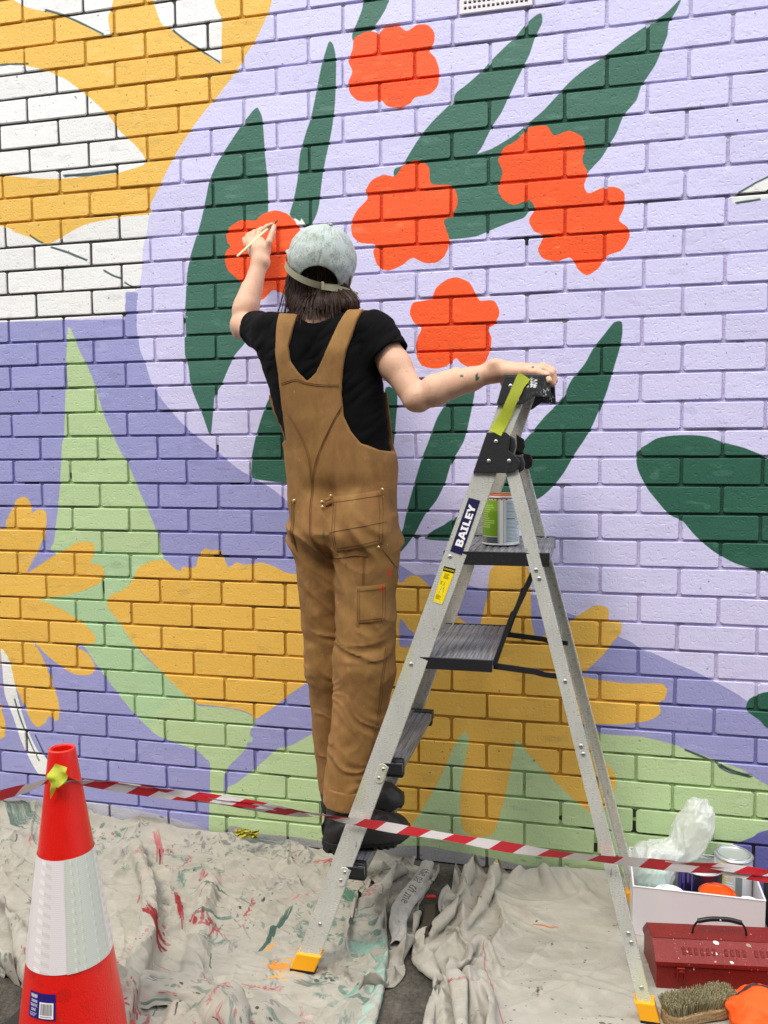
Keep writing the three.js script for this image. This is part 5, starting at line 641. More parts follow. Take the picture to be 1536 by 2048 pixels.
{
  const place = coons(along([[-0.41, 0.1], [-0.25, 0.04], [0.0, 0.012], [0.3, 0.012], [1.0, 0.02]]), along([[-0.36, 0.95], [0, 1.0], [1.0, 1.0]]), along([[-0.41, 0.1], [-0.42, 0.28], [-0.44, 0.5], [-0.37, 0.66], [-0.36, 0.95]]), along([[1.0, 0.02], [1.0, 0.5], [1.0, 1.0]]));
  const W0 = 1.4, D0 = 0.96, nx = 120, ny = 72, warp = (u) => u < 0.24 ? u * 0.93 : lerp(0.2232, 1, (u - 0.24) / 0.76);
  const floor = (x, z) => 0.003 + 0.045 * Math.exp(-((z / 0.06) ** 2)) * smooth(-0.3, -0.1, x) * (1 - smooth(0.1, 0.2, x));
  const c = crush({ nx, ny, place: (u, v) => place(warp(u), v), rest: (u, v) => [W0 / (nx - 1) * (1.0 + 0.02 * (1 - smooth(0.2, 0.34, u))), D0 / (ny - 1) * (1.004 + 0.03 * (1 - smooth(0.15, 0.3, u)))], lift: 0.012, far: 4, wave: 10, floor, pin: (u, v) => u === 0 || u === 1 || v === 0 || v === 1, stiff: 0.5, steps: 300 });
  for (let k = 0; k < nx * ny; k++) { const x = c.X[k * 3], z = c.X[k * 3 + 2]; let h = 0; for (const [ax, az, bx, bz, w, A] of [[-0.38, 0.12, -0.34, 0.42, 0.03, 0.045], [-0.34, 0.42, -0.4, 0.56, 0.03, 0.04], [-0.3, 0.1, -0.22, 0.36, 0.022, 0.035], [-0.22, 0.36, -0.29, 0.62, 0.026, 0.04], [-0.34, 0.5, -0.22, 0.66, 0.024, 0.035], [-0.3, 0.62, -0.2, 0.95, 0.03, 0.05], [-0.36, 0.68, -0.3, 0.95, 0.02, 0.035], [-0.26, 0.22, -0.12, 0.3, 0.016, 0.02], [-0.2, 0.72, 0.1, 0.4, 0.06, 0.012]]) { const ex = bx - ax, ez = bz - az, t = clamp(((x - ax) * ex + (z - az) * ez) / (ex * ex + ez * ez), 0, 1), d = ((x - ax - ex * t) * ez - (z - az - ez * t) * ex) / Math.hypot(ex, ez), dd = Math.hypot(x - ax - ex * t, z - az - ez * t); h = Math.max(h, A * Math.exp(-dd / w * (d > 0 ? 0.8 : 1.6)) * (0.8 + 0.4 * noise(x * 20, z * 20, 3))); } c.X[k * 3 + 1] += h; }
  // what stands on it presses it flat
  for (let k = 0; k < nx * ny; k++) { const x = c.X[k * 3], z = c.X[k * 3 + 2], q = smooth(0.13, 0.19, x) * smooth(0.0, 0.06, z); c.X[k * 3 + 1] = lerp(c.X[k * 3 + 1], Math.min(c.X[k * 3 + 1], 0.0045), q); }
  const m = paintedCloth((g, w, h) => {
    stains(g, w, h, 12, [DRK, RED, GRY, PNK], '#a29f94');
    const at = (x, z) => [(x + 0.42) / 1.42 * w, (1 - z / 1.0) * h], seg = (pts, c, wd) => { for (let i = 0; i < 12; i++) { g.strokeStyle = `rgba(${c},${rr(0.12, 0.4)})`; g.lineWidth = wd * rr(0.2, 0.7); g.beginPath(); pts.forEach(([x, z], k) => { const [px, py] = at(x, z); k ? g.lineTo(px + rr(-wd, wd) * 0.4, py + rr(-wd, wd) * 0.4) : g.moveTo(px, py); }); g.stroke(); } };
    seg([[-0.13, 0.5], [-0.11, 0.6], [-0.06, 0.68], [-0.02, 0.76], [0.03, 0.86]], '150,96,98', 3); seg([[0.03, 0.3], [0.08, 0.31], [0.1, 0.3]], '172,104,66', 9);
    for (let i = 0; i < 420; i++) { const [x, y] = at(rr(-0.3, 0.3), rr(0.2, 0.9)); g.fillStyle = `rgba(44,44,40,${rr(0.3, 0.9)})`; const q = 0.4 + 1.8 * rnd() ** 4; g.beginPath(); g.ellipse(x, y, q * 1.5, q, rr(0, 3), 0, 7); g.fill(); }
    g.fillStyle = 'rgba(216,222,40,.9)'; for (const [x, z] of [[-0.1, 0.03], [-0.09, 0.06]]) { const [px, py] = at(x, z); g.fillRect(px, py, 8, 5); }
  });
  m.map.repeat.set(1 / W0, 1 / D0);
  single('drop_cloth', clothGeo(c, W0, D0, 4, 0.009, 60), m, 'cleaner cream canvas drop cloth under the red toolbox and the white box', 'drop cloth');
}
{   // the bunched cloth between the two, and its printed strap
  const place = coons(along([[-0.66, 0.1], [-0.58, 0.05], [-0.47, 0.06]]), along([[-0.62, 0.7], [-0.55, 0.72], [-0.49, 0.66]]), along([[-0.66, 0.1], [-0.68, 0.4], [-0.62, 0.7]]), along([[-0.47, 0.06], [-0.5, 0.3], [-0.48, 0.5], [-0.49, 0.66]]));
  const nx = 44, ny = 84, c = crush({ nx, ny, place, rest: [0.2 / (nx - 1) * 1.4, 0.62 / (ny - 1) * 1.2], lift: 0.035, far: 7, wave: 4, pin: (u, v) => u === 0 || u === 1 || v === 0 || v === 1, stiff: 0.4, steps: 240 });
  const m = paintedCloth((g, w, h) => stains(g, w, h, 60, [GRN, PALE, GRY, PNK], '#959287'));
  single('crumpled_cloth', clothGeo(c, 0.31, 0.84, 3, 0.01, 220), m, 'crumpled green-smeared cloth bunched against the foot of the ladder', 'cloth');
  const strap = new THREE.CatmullRomCurve3([V(-0.506, 0.05, 0.087), V(-0.51, 0.045, 0.157), V(-0.521, 0.05, 0.265), V(-0.533, 0.05, 0.357), V(-0.528, 0.045, 0.444), V(-0.51, 0.04, 0.505), V(-0.513, 0.03, 0.532)]), rows = [];
  for (let j = 0; j <= 70; j++) { const q = j / 70, p = strap.getPointAt(q), d = strap.getTangentAt(q), s = V(-d.z, 0, d.x).normalize(), r = [], R = 0.027 * (0.75 + 0.35 * Math.sin(q * 3.1)) * (1 + 0.15 * noise(q * 7, 2, 2)); for (let i = 0; i <= 24; i++) { const a = (i / 24) * Math.PI * 2, k = 1 + 0.13 * Math.sin(a * 3 + q * 9) + 0.1 * noise(q * 9, Math.cos(a) * 2, Math.sin(a) * 2); r.push(V(p.x + s.x * R * k * Math.cos(a), Math.max(0.004, p.y - 0.012 + R * 0.8 * k * Math.sin(a)), p.z + s.z * R * k * Math.cos(a))); } rows.push(r); }
  single('printed_cloth', sheet(rows), paintedCloth((g, w, h) => { stains(g, w, h, 20, [GRY, PNK], '#a6a5a0'); g.save(); g.translate(w * 0.15, h); g.rotate(-Math.PI / 2); g.fillStyle = '#26262a'; g.restore(); g.save(); g.translate(w * 0.23, h * 0.62); g.rotate(-Math.PI / 2); g.scale(1, 1.25); g.fillStyle = '#222226'; g.font = '84px serif'; g.textAlign = 'center'; g.scale(1, -1); g.fillText('the pa  th me', 0, 0); g.restore(); }, 512, 1024), 'twisted pale cloth with black printed words on the bare pavement', 'cloth');
}
// painter's scraper
{
  const pts = [[-0.468, 0.323], [-0.442, 0.312], [-0.431, 0.388], [-0.436, 0.432], [-0.438, 0.456], [-0.431, 0.48], [-0.443, 0.478], [-0.453, 0.457], [-0.464, 0.472], [-0.465, 0.452], [-0.459, 0.429]], s = new THREE.Shape(pts.map(([x, z]) => new THREE.Vector2(x, -z)));
  const t = thing('scraper', 'grey steel paint scraper lying on the edge of the cream cloth', 'scraper', [-0.452, 0.006, 0.37]), hole = new THREE.Path(); hole.absarc(-0.452, -0.428, 0.006, 0, 7); s.holes.push(hole);
  part('blade', new THREE.ExtrudeGeometry(s, { depth: 0.003, bevelEnabled: true, bevelSize: 0.001, bevelThickness: 0.001, bevelSegments: 2 }).rotateX(-Math.PI / 2).translate(0, 0.03, 0), std(0x4a4640, 0.5, 0.5), t);
  part('handle_tip', rbox(0.03, 0.008, 0.014, 0.003).rotateY(0.3).translate(-0.461, 0.034, 0.278), std(0xa81d18, 0.5), t);
}
// ---------- the painter ----------
{
  const who = thing('person', 'painter seen from behind in brown overalls, black T-shirt and pale cap, left arm raised', 'person', [-0.64, 0.3, 0.44]);
  // joints
  const SL = V(-0.926, 1.785, 0.375), SR = V(-0.592, 1.766, 0.415), EL = V(-1.09, 1.839, 0.2), ER = V(-0.463, 1.576, 0.475), WL = V(-1.054, 2.055, 0.125), WR = V(-0.246, 1.647, 0.455);
  const hipR = V(-0.613, 1.197, 0.44), hipL = V(-0.762, 1.192, 0.415), kneeR = V(-0.61, 0.813, 0.5), kneeL = V(-0.741, 0.783, 0.4), ankR = V(-0.646, 0.443, 0.545), ankL = V(-0.737, 0.373, 0.325);
  const neck0 = V(-0.752, 1.772, 0.4), Hc = V(-0.77, 1.98, 0.355);
  const F = V(-0.3, 0.44, -0.85).normalize(), Rt = F.clone().cross(V(0.27, 1, 0.1)).normalize(), U = Rt.clone().cross(F).normalize();
  const headAt = (r, u, f) => Hc.clone().addScaledVector(Rt, r).addScaledVector(U, u).addScaledVector(F, f);
  const mid = (a, b, t) => a.clone().lerp(b, t);
  // --- the body: trunk, legs, neck and head as one field; bare arms with their hands as finer pieces of the same skin
  const skull = ellipsoid(headAt(0, 0.015, -0.008), Rt, U, F, 0.07, 0.094, 0.083), jaw = ellipsoid(headAt(0, -0.062, 0.03), Rt, U, F, 0.053, 0.058, 0.062);
  const nose = cone(headAt(0, -0.005, 0.083), headAt(0, -0.038, 0.104), 0.009, 0.013), brow = ellipsoid(headAt(0, 0.012, 0.076), Rt, U, F, 0.05, 0.012, 0.014), lips = ellipsoid(headAt(0, -0.07, 0.086), Rt, U, F, 0.024, 0.009, 0.009), chin = ellipsoid(headAt(0, -0.1, 0.07), Rt, U, F, 0.02, 0.016, 0.016);
  const eyes = [-1, 1].map((s) => ellipsoid(headAt(0.031 * s, -0.006, 0.074), Rt, U, F, 0.015, 0.0085, 0.011)), ears = [-1, 1].map((s) => ellipsoid(headAt(0.074 * s, -0.012, -0.006), Rt, U, F, 0.009, 0.03, 0.018));
  const head = (x, y, z) => { let d = smin(skull(x, y, z), jaw(x, y, z), 0.03); d = smin(d, brow(x, y, z), 0.012); d = smin(d, nose(x, y, z), 0.012); d = smin(d, lips(x, y, z), 0.006); d = smin(d, chin(x, y, z), 0.02); for (const e of eyes) d = smin(d, e(x, y, z), 0.003); for (const e of ears) d = smin(d, e(x, y, z), 0.006); return d; };
  const ribs = [cone(V(-0.826, 1.698, 0.385), V(-0.77, 1.391, 0.4), 0.078, 0.068), cone(V(-0.682, 1.692, 0.405), V(-0.637, 1.391, 0.415), 0.078, 0.07), cone(SL, SR, 0.047, 0.047), cone(V(-0.767, 1.384, 0.4), V(hipL.x, hipL.y, hipL.z - 0.02), 0.068, 0.07), cone(V(-0.636, 1.384, 0.41), V(hipR.x, hipR.y, hipR.z - 0.02), 0.068, 0.07)];
  const legs = [cone(hipR, kneeR, 0.072, 0.056), cone(kneeR, ankR, 0.056, 0.04), cone(hipL, kneeL, 0.07, 0.052), cone(kneeL, ankL, 0.055, 0.04)];
  const neckF = cone(neck0, headAt(0, -0.05, -0.02), 0.056, 0.05), upper = [cone(SL, EL, 0.045, 0.037), union([cone(SR, mid(SR, ER, 0.5), 0.047, 0.043), cone(mid(SR, ER, 0.5), ER, 0.043, 0.035)], 0.02)];
  const trunk = union([...ribs, ...legs, neckF, ...upper], 0.04), bodyF = (x, y, z) => smin(trunk(x, y, z), head(x, y, z), 0.025);
  const skinCol = new THREE.Color(0xcfa488), marks = [[V(-0.291, 1.629, 0.46), 0.0045, 0.012], [V(-0.332, 1.632, 0.46), 0.006, 0.003], [V(-0.142, 1.651, 0.47), 0.003, 0.003]];
  const tint = (x, y, z, nx, ny, nz) => {
    const n = 0.09 * noise(x * 40, y * 40, z * 40) + 0.07 * noise(x * 16, y * 16, z * 16) + 0.07 * noise(x * 110, y * 110, z * 110) - 0.22 * smooth(0.5, 0.62, noise(x * 150, y * 150, z * 150)); let c = [skinCol.r * (1 + n), skinCol.g * (1 + n * 0.8), skinCol.b * (1 + n * 0.7)];
    for (const [m, a, b] of marks) if (nz > -0.2 && Math.hypot((x - m.x) / a, (y - m.y) / b) < 1 + 0.3 * noise(x * 300, y * 300)) c = [0.03, 0.09, 0.06];
    for (const e of eyes) { const q = headAt(0, 0, 0.0765); if (e(x, y, z) < 0.001 && (x - q.x) * F.x + (y - q.y) * F.y + (z - q.z) * F.z > 0.001) c = [0.5, 0.48, 0.45]; }
    if (lips(x, y, z) < 0.002) c = [skinCol.r * 0.75, skinCol.g * 0.5, skinCol.b * 0.5];
    return c;
  };
  const skin = phys({ color: 0xffffff, vertexColors: true, roughness: 0.52, sheen: 0.15, sheenRoughness: 0.5, sheenColor: new THREE.Color(0xffc0a0), bumpMap: rep(grain, 9), bumpScale: 0.0005 });
  const chain = (pts, rads) => pts.slice(1).map((p, i) => cone(pts[i], p, rads[i], rads[i + 1]));
  // left hand, holding the brush like a pencil
  const handL = union([...chain([V(-1.052, 2.052, 0.125), V(-1.064, 2.095, 0.11), V(-1.096, 2.128, 0.092)], [0.024, 0.024, 0.016]), ...chain([V(-1.05, 2.056, 0.122), V(-1.046, 2.093, 0.112), V(-1.063, 2.128, 0.09)], [0.022, 0.02, 0.014]), ...chain([V(-1.075, 2.086, 0.115), V(-1.107, 2.119, 0.088)], [0.019, 0.014])], 0.016);
  const fingersL = [
    chain([V(-1.044, 2.081, 0.122), V(-1.024, 2.116, 0.118), V(-1.019, 2.15, 0.098), V(-1.02, 2.176, 0.078)], [0.0125, 0.0112, 0.0102, 0.0075]),
    chain([V(-1.08, 2.13, 0.09), V(-1.077, 2.167, 0.062), V(-1.055, 2.183, 0.052), V(-1.036, 2.189, 0.056)], [0.0108, 0.0098, 0.0088, 0.0068]),
    chain([V(-1.098, 2.132, 0.086), V(-1.101, 2.166, 0.052), V(-1.081, 2.18, 0.038), V(-1.058, 2.18, 0.046)], [0.0108, 0.0098, 0.0088, 0.0068]),
    chain([V(-1.11, 2.126, 0.084), V(-1.123, 2.159, 0.052), V(-1.108, 2.174, 0.034), V(-1.086, 2.17, 0.04)], [0.0102, 0.0094, 0.0084, 0.0066]),
    chain([V(-1.115, 2.118, 0.086), V(-1.135, 2.144, 0.058), V(-1.127, 2.162, 0.042), V(-1.11, 2.159, 0.044)], [0.0094, 0.0086, 0.0076, 0.006])].map((c) => union(c, 0.004));
  const armL = (x, y, z) => { let d = smin(smin(cone0L(x, y, z), cone1L(x, y, z), 0.015), handL(x, y, z), 0.02); for (const f of fingersL) d = smin(d, f(x, y, z), 0.0035); return d; };
  const cone0L = union([upper[0], cone(EL, mid(EL, WL, 0.28), 0.034, 0.038), cone(V(-1.099, 1.82, 0.205), V(-1.102, 1.812, 0.205), 0.02, 0.017), cone(V(-1.091, 1.888, 0.195), V(-1.079, 1.959, 0.165), 0.031, 0.024), ellipsoid(V(-1.031, 2.048, 0.13), V(1, 0, 0), V(0, 1, 0), V(0, 0, 1), 0.008, 0.01, 0.01)], 0.014), cone1L = cone(mid(EL, WL, 0.28), WL, 0.038, 0.0245);
  // right hand, resting over the ladder's cap
  const palmR = union([cone(WR, V(-0.154, 1.652, 0.43), 0.025, 0.0165), cone(WR, V(-0.151, 1.645, 0.475), 0.024, 0.0165), cone(V(WR.x + 0.012, WR.y - 0.003, WR.z + 0.008), V(-0.156, 1.638, 0.51), 0.021, 0.0145)], 0.018);
  const fingersR = [
    chain([V(-0.152, 1.653, 0.425), V(-0.119, 1.658, 0.427), V(-0.097, 1.648, 0.428), V(-0.09, 1.625, 0.428)], [0.0112, 0.0104, 0.0096, 0.0078]),
    chain([V(-0.147, 1.65, 0.452), V(-0.115, 1.652, 0.456), V(-0.093, 1.641, 0.458), V(-0.086, 1.616, 0.457)], [0.0114, 0.0106, 0.0098, 0.008]),
    chain([V(-0.146, 1.643, 0.483), V(-0.117, 1.644, 0.489), V(-0.095, 1.633, 0.492), V(-0.089, 1.607, 0.49)], [0.0112, 0.0104, 0.0096, 0.0078]),
    chain([V(-0.152, 1.637, 0.512), V(-0.125, 1.634, 0.533), V(-0.105, 1.625, 0.562), V(-0.095, 1.608, 0.58)], [0.0104, 0.0094, 0.0086, 0.007]),
    chain([V(WR.x + 0.016, WR.y - 0.008, 0.43), V(-0.227, 1.643, 0.4), V(-0.229, 1.626, 0.4), V(-0.224, 1.604, 0.405)], [0.018, 0.0128, 0.0112, 0.0086])].map((c) => union(c, 0.004));
  const fore = union([cone(ER, mid(ER, WR, 0.25), 0.034, 0.0385), cone(mid(ER, WR, 0.25), mid(ER, WR, 0.7), 0.0385, 0.031), cone(mid(ER, WR, 0.7), WR, 0.031, 0.025), cone(V(-0.453, 1.563, 0.475), V(-0.446, 1.555, 0.478), 0.02, 0.016), cone(V(-0.414, 1.609, 0.472), V(-0.352, 1.633, 0.466), 0.031, 0.025), ellipsoid(V(-0.247, 1.665, 0.476), V(1, 0, 0), V(0, 1, 0), V(0, 0, 1), 0.011, 0.009, 0.012)], 0.014);
  const armR = (x, y, z) => { let d = smin(smin(upper[1](x, y, z), fore(x, y, z), 0.012), palmR(x, y, z), 0.02); for (const f of fingersR) d = smin(d, f(x, y, z), 0.0035); return d; };
  const uvS = (x, y, z) => [x + z * 0.5, y];
  const box = (pts, r) => { const b = new THREE.Box3().setFromPoints(pts).expandByScalar(r); return [[b.min.x, b.min.y, b.min.z], [b.max.x, b.max.y, b.max.z]]; };
  const inTrunk = (x, y, z) => { const d = bodyF(x, y, z); // the arms below the sleeve belong to the finer pieces
    return d; };
  const bb = box([SL, SR, ankL, ankR, headAt(0, 0.12, 0.1), headAt(0, -0.1, 0.1)], 0.1), trunkOnly = union([...ribs, ...legs, neckF], 0.04);
  const noArms = (x, y, z) => smin(trunkOnly(x, y, z), head(x, y, z), 0.025);
  const [la, lb] = box([mid(SL, EL, 0.3), EL, WL, V(-1.031, 2.199, 0.04)], 0.055), [ra, rb] = box([mid(SR, ER, 0.25), ER, WR, V(-0.082, 1.595, 0.5), V(-0.143, 1.635, 0.59)], 0.055);
  part('body', [netMesh(noArms, bb[0], bb[1], 0.009, uvS, tint), netMesh((x, y, z) => smin(armL(x, y, z), ribs[2](x, y, z), 0.03), la, lb, 0.0032, uvS, tint), netMesh((x, y, z) => smin(armR(x, y, z), ribs[2](x, y, z), 0.03), ra, rb, 0.0034, uvS, tint)].map((g) => { g = g.toNonIndexed(); return g; }), skin, who);
  who.children[0].geometry.computeBoundingSphere();
  // --- T-shirt
  const EL1 = mid(SL, EL, 0.47), ER1 = mid(SR, ER, 0.36);
  const tee0 = union([cone(V(-0.829, 1.697, 0.395), V(-0.762, 1.377, 0.415), 0.092, 0.084), cone(V(-0.672, 1.691, 0.415), V(-0.627, 1.377, 0.43), 0.092, 0.088), cone(SL, SR, 0.053, 0.054), cone(neck0, mid(neck0, SL, 0.6), 0.05, 0.05), cone(neck0, mid(neck0, SR, 0.6), 0.05, 0.05), cone(V(-0.89, 1.732, 0.39), V(-0.842, 1.583, 0.4), 0.06, 0.06)], 0.05);
  const slL = cone(SL, EL1, 0.058, 0.06), slR = cone(SR, ER1, 0.061, 0.064), aL = EL.clone().sub(SL).normalize(), aR = ER.clone().sub(SR).normalize();
  const cutAt = (p, a) => (x, y, z) => (x - p.x) * a.x + (y - p.y) * a.y + (z - p.z) * a.z;
  const cL = cutAt(EL1, aL), cR = cutAt(ER1, aR), inL = union([cone(SL, EL, 0.051, 0.051)], 1e-4), inR = cone(SR, ER, 0.053, 0.053), hole = ellipsoid(V(neck0.x, neck0.y + 0.052, neck0.z + 0.0), V(1, 0, 0), V(0, 1, 0), V(0, 0, 1), 0.066, 0.05, 0.075);
  const creaseT = (x, y, z) => 0.0045 * noise(x * 14 + y * 9, y * 13 - x * 8, z * 13) + 0.003 * (1 - 2 * Math.abs(noise(x * 24 - y * 16, y * 20 + z * 10, 3)));
  const tee = (x, y, z, crease = 1) => { let d = smin(tee0(x, y, z), smax(slL(x, y, z), cL(x, y, z), 0.004), 0.03); d = smin(d, smax(slR(x, y, z), cR(x, y, z), 0.004), 0.03); d += crease * creaseT(x, y, z); if (cL(x, y, z) > -0.03) d = Math.max(d, -inL(x, y, z)); if (cR(x, y, z) > -0.03) d = Math.max(d, -inR(x, y, z)); return Math.max(d, -hole(x, y, z)); };
  const [ta, tb] = box([EL1, ER1, SL, SR, neck0, V(-0.761, 1.384, 0.42)], 0.1);
  part('t_shirt', netMesh(tee, ta, tb, 0.005, uvS), phys({ color: 0x030305, roughness: 0.95, specularIntensity: 0.35, bumpMap: rep(weave, 6), bumpScale: 0.0004 }), who);
  // --- overalls
  const legR = union([cone(V(-0.611, 1.17, 0.45), kneeR, 0.09, 0.08), cone(kneeR, V(ankR.x, ankR.y - 0.005, ankR.z), 0.08, 0.068)], 0.03), legL = union([cone(V(-0.756, 1.163, 0.415), kneeL, 0.083, 0.07), cone(kneeL, V(ankL.x, ankL.y, ankL.z), 0.07, 0.06)], 0.03);
  const seat = union([cone(V(-0.773, 1.399, 0.415), V(-0.765, 1.192, 0.415), 0.09, 0.088), cone(V(-0.618, 1.392, 0.43), V(-0.619, 1.197, 0.44), 0.09, 0.088), ellipsoid(V(-0.747, 1.221, 0.45), V(1, 0, 0), V(0, 1, 0), V(0, 0, 1), 0.07, 0.1, 0.082), ellipsoid(V(-0.623, 1.222, 0.475), V(1, 0, 0), V(0, 1, 0), V(0, 0, 1), 0.072, 0.1, 0.082)], 0.03);
  const backMask = poly([[-0.876, 1.834], [-0.811, 1.826], [-0.83, 1.732], [-0.822, 1.687], [-0.802, 1.659], [-0.774, 1.63], [-0.748, 1.654], [-0.718, 1.698], [-0.693, 1.758], [-0.664, 1.833], [-0.618, 1.831], [-0.638, 1.76], [-0.654, 1.705], [-0.662, 1.651], [-0.666, 1.589], [-0.659, 1.53], [-0.639, 1.488], [-0.611, 1.454], [-0.568, 1.432], [-0.517, 1.421], [-0.418, 1.427], [-0.28, 0.242], [-1.104, 0.144], [-0.922, 1.437], [-0.844, 1.465], [-0.851, 1.557], [-0.859, 1.649], [-0.87, 1.72], [-0.873, 1.79]]);
  const bib = (x, y, z) => Math.max(z - 0.40, y - 1.60);
  const creaseO = (x, y, z) => {
    const low = 1 - smooth(0.75, 1.05, y), q = y * 34 + 5 * noise(x * 7, y * 9, z * 7) + x * 14, hem = (1 - smooth(0.5, 0.85, y));
    const r = 1 - 2 * Math.abs(noise(q * 0.55, x * 6 + 4, z * 6)), knee = Math.exp(-(((y - 0.86) / 0.1) ** 2));
    const diag = 1 - 2 * Math.abs(noise((y * 0.9 + x * 0.8) * 15, (x - y * 0.5) * 4, z * 5 + 9)), under = Math.exp(-(((y - 1.19) / 0.045) ** 2));
    return 0.008 * hem * r * (0.5 + 0.5 * low) + 0.006 * knee * r + 0.0055 * diag * (0.35 + 0.65 * smooth(0.8, 1.1, y) * (1 - smooth(1.15, 1.35, y))) + 0.009 * under * diag + 0.002 * noise(x * 22, y * 17, z * 22) + 0.0008 * noise(x * 60, y * 45, z * 60);
  };
  const legsF = (x, y, z) => smin(legR(x, y, z), legL(x, y, z), 0.006);
  const cuffR = ankR.y - 0.004, cuffL = ankL.y + 0.002;
  const over = (x, y, z) => {
    let d = smin(legsF(x, y, z), seat(x, y, z), 0.035); d -= creaseO(x, y, z);
    const nearR = legR(x, y, z) < legL(x, y, z); d = smax(d, (nearR ? cuffR : cuffL) - y, 0.003);
    if (y > 1.1) { const m = Math.min(backMask(x, y), bib(x, y, z)), t = smax(tee(x, y, z, 0.15) - 0.0085 - 0.0012 * noise(x * 18, y * 12, z * 18), m, 0.003); d = smin(smax(d, m, 0.004), t, 0.012); }
    return d;
  };
  const duck = canvasTex(1024, 1024, (g, w, h) => {
    g.fillStyle = '#866230'; g.fillRect(0, 0, w, h);
    for (let i = 0; i < 2600; i++) { g.fillStyle = `rgba(${rnd() < 0.55 ? '168,126,78' : '92,62,30'},${rr(0.02, 0.09)})`; g.beginPath(); g.ellipse(rr(0, w), rr(0, h), rr(4, 60), rr(4, 40), rr(0, 3), 0, 7); g.fill(); }
    for (let i = 0; i < 900; i++) { g.strokeStyle = `rgba(196,156,108,${rr(0.05, 0.2)})`; g.lineWidth = rr(0.5, 2); const x = rr(0, w), y = rr(0, h); g.beginPath(); g.moveTo(x, y); g.lineTo(x + rr(-20, 20), y + rr(-8, 8)); g.stroke(); }
    for (let i = 0; i < 60; i++) { g.fillStyle = `rgba(226,214,190,${rr(0.2, 0.7)})`; g.beginPath(); g.ellipse(rr(0, w), rr(0, h), rr(0.6, 2.2), rr(0.6, 1.6), 0, 0, 7); g.fill(); }
    const at = (x, y) => [(x + 1.0) / 0.7 * w, h - (y - 0.3) / 1.5 * h];
    for (const [p, c, s] of [[[[-0.533, 1.095]][0], '196,70,34', 7], [[[-0.551, 1.048]][0], '196,70,34', 6], [[[-0.715, 1.2]][0], '84,92,56', 5], [[[-0.649, 1.113]][0], '80,60,40', 3]]) for (let i = 0; i < 9; i++) { const [x, y] = at(p[0] + rr(-0.004, 0.004), p[1] + rr(-0.008, 0.008)); g.fillStyle = `rgba(${c},${rr(0.3, 0.8)})`; g.beginPath(); g.ellipse(x, y, s * rr(0.5, 1.3), s * rr(0.2, 0.7), rr(0, 3), 0, 7); g.fill(); }
  });
  const uvO = (x, y) => [(x + 1.0) / 0.7, (y - 0.3) / 1.5];
  const brown = std(0xffffff, 0.88, 0, { map: duck, bumpMap: rep(weave, 9, 18), bumpScale: 0.0007 });
  const [oa, ob] = box([hipL, hipR, ankL, ankR, V(-0.902, 1.86, 0.4), V(-0.577, 1.718, 0.42)], 0.12);
  const overalls = part('overalls', netMesh(over, oa, ob, 0.0052, uvO), brown, who);
  // where a line towards the wall first meets the cloth
  const hit = (x, y, f = over) => { let z = 0.72; for (let i = 0; i < 90; i++) { const d = f(x, y, z); if (d < 0.0006) return z; z -= Math.max(0.0006, d * 0.7); if (z < 0.2) break; } return z; };
  const seamMat = std(0x6d4720, 0.85), threadMat = std(0xa87a44, 0.8);
  const onCloth = (pts, n, lift) => { const c = new THREE.CatmullRomCurve3(pts.map(([x, y]) => V(x, y, 0))), out = []; for (let i = 0; i <= n; i++) { const p = c.getPoint(i / n); out.push(V(p.x, p.y, hit(p.x, p.y) + lift)); } return out; };
  const seam = (pts, r = 0.0012, n = 26) => { const q = onCloth(pts, n, 0.0004).filter((p) => p.z > 0.32); if (q.length > 3) part('seam', new THREE.TubeGeometry(new THREE.CatmullRomCurve3(q), n * 2, r, 5), seamMat, overalls); };
  const offs = (pts, d) => pts.map(([x, y], i) => { const a = pts[Math.max(0, i - 1)], b = pts[Math.min(pts.length - 1, i + 1)], l = Math.hypot(b[0] - a[0], b[1] - a[1]) || 1; return [x - (b[1] - a[1]) / l * d, y + (b[0] - a[0]) / l * d]; });
  for (const s of [[[-0.828, 1.533], [-0.793, 1.479], [-0.767, 1.415], [-0.759, 1.351], [-0.759, 1.265], [-0.752, 1.194], [-0.723, 1.129]], [[-0.662, 1.558], [-0.697, 1.506], [-0.726, 1.457], [-0.746, 1.401], [-0.757, 1.344]], [[-0.847, 1.621], [-0.805, 1.631], [-0.774, 1.622], [-0.731, 1.615], [-0.671, 1.611]], [[-0.538, 0.886], [-0.544, 0.813], [-0.557, 0.697], [-0.578, 0.578], [-0.6, 0.488]], [[-0.596, 1.143], [-0.599, 1.062]]]) { seam(s); seam(offs(s, 0.0045), 0.0007); }
  seam([[-0.723, 1.129], [-0.664, 1.136], [-0.62, 1.145], [-0.583, 1.143]]); seam([[-0.547, 1.162], [-0.526, 1.121], [-0.512, 1.086]], 0.0012);
  function pocket(name, q, n, m, lift, round) {   // q: top left, top right, bottom right, bottom left
    const rows = []; for (let j = 0; j <= m; j++) { const v = j / m, r = [], ins = round * (1 - Math.sqrt(Math.max(0, 1 - Math.max(0, (v - 0.82) / 0.18) ** 2))) * 0.5; for (let i = 0; i <= n; i++) { const u = lerp(ins, 1 - ins, i / n), x = lerp(lerp(q[0][0], q[1][0], u), lerp(q[3][0], q[2][0], u), v), y = lerp(lerp(q[0][1], q[1][1], u), lerp(q[3][1], q[2][1], u), v), edge = i === 0 || i === n || j === 0 || j === m; r.push(V(x, y, hit(x, y) + (edge ? -0.001 : lift))); } rows.push(r); }
    const p = part(name, sheet(rows, (u, v, o) => uvO(o.x, o.y)), brown, overalls), ring = (k) => { const e = []; for (let j = 1; j < m; j++) e.push(rows[j][k]); for (let i = k; i <= n - k; i++) e.push(rows[m - k][i]); for (let j = m - 1; j >= 1; j--) e.push(rows[j][n - k]); return e.map((o) => V(o.x, o.y, o.z + 0.0008)); };
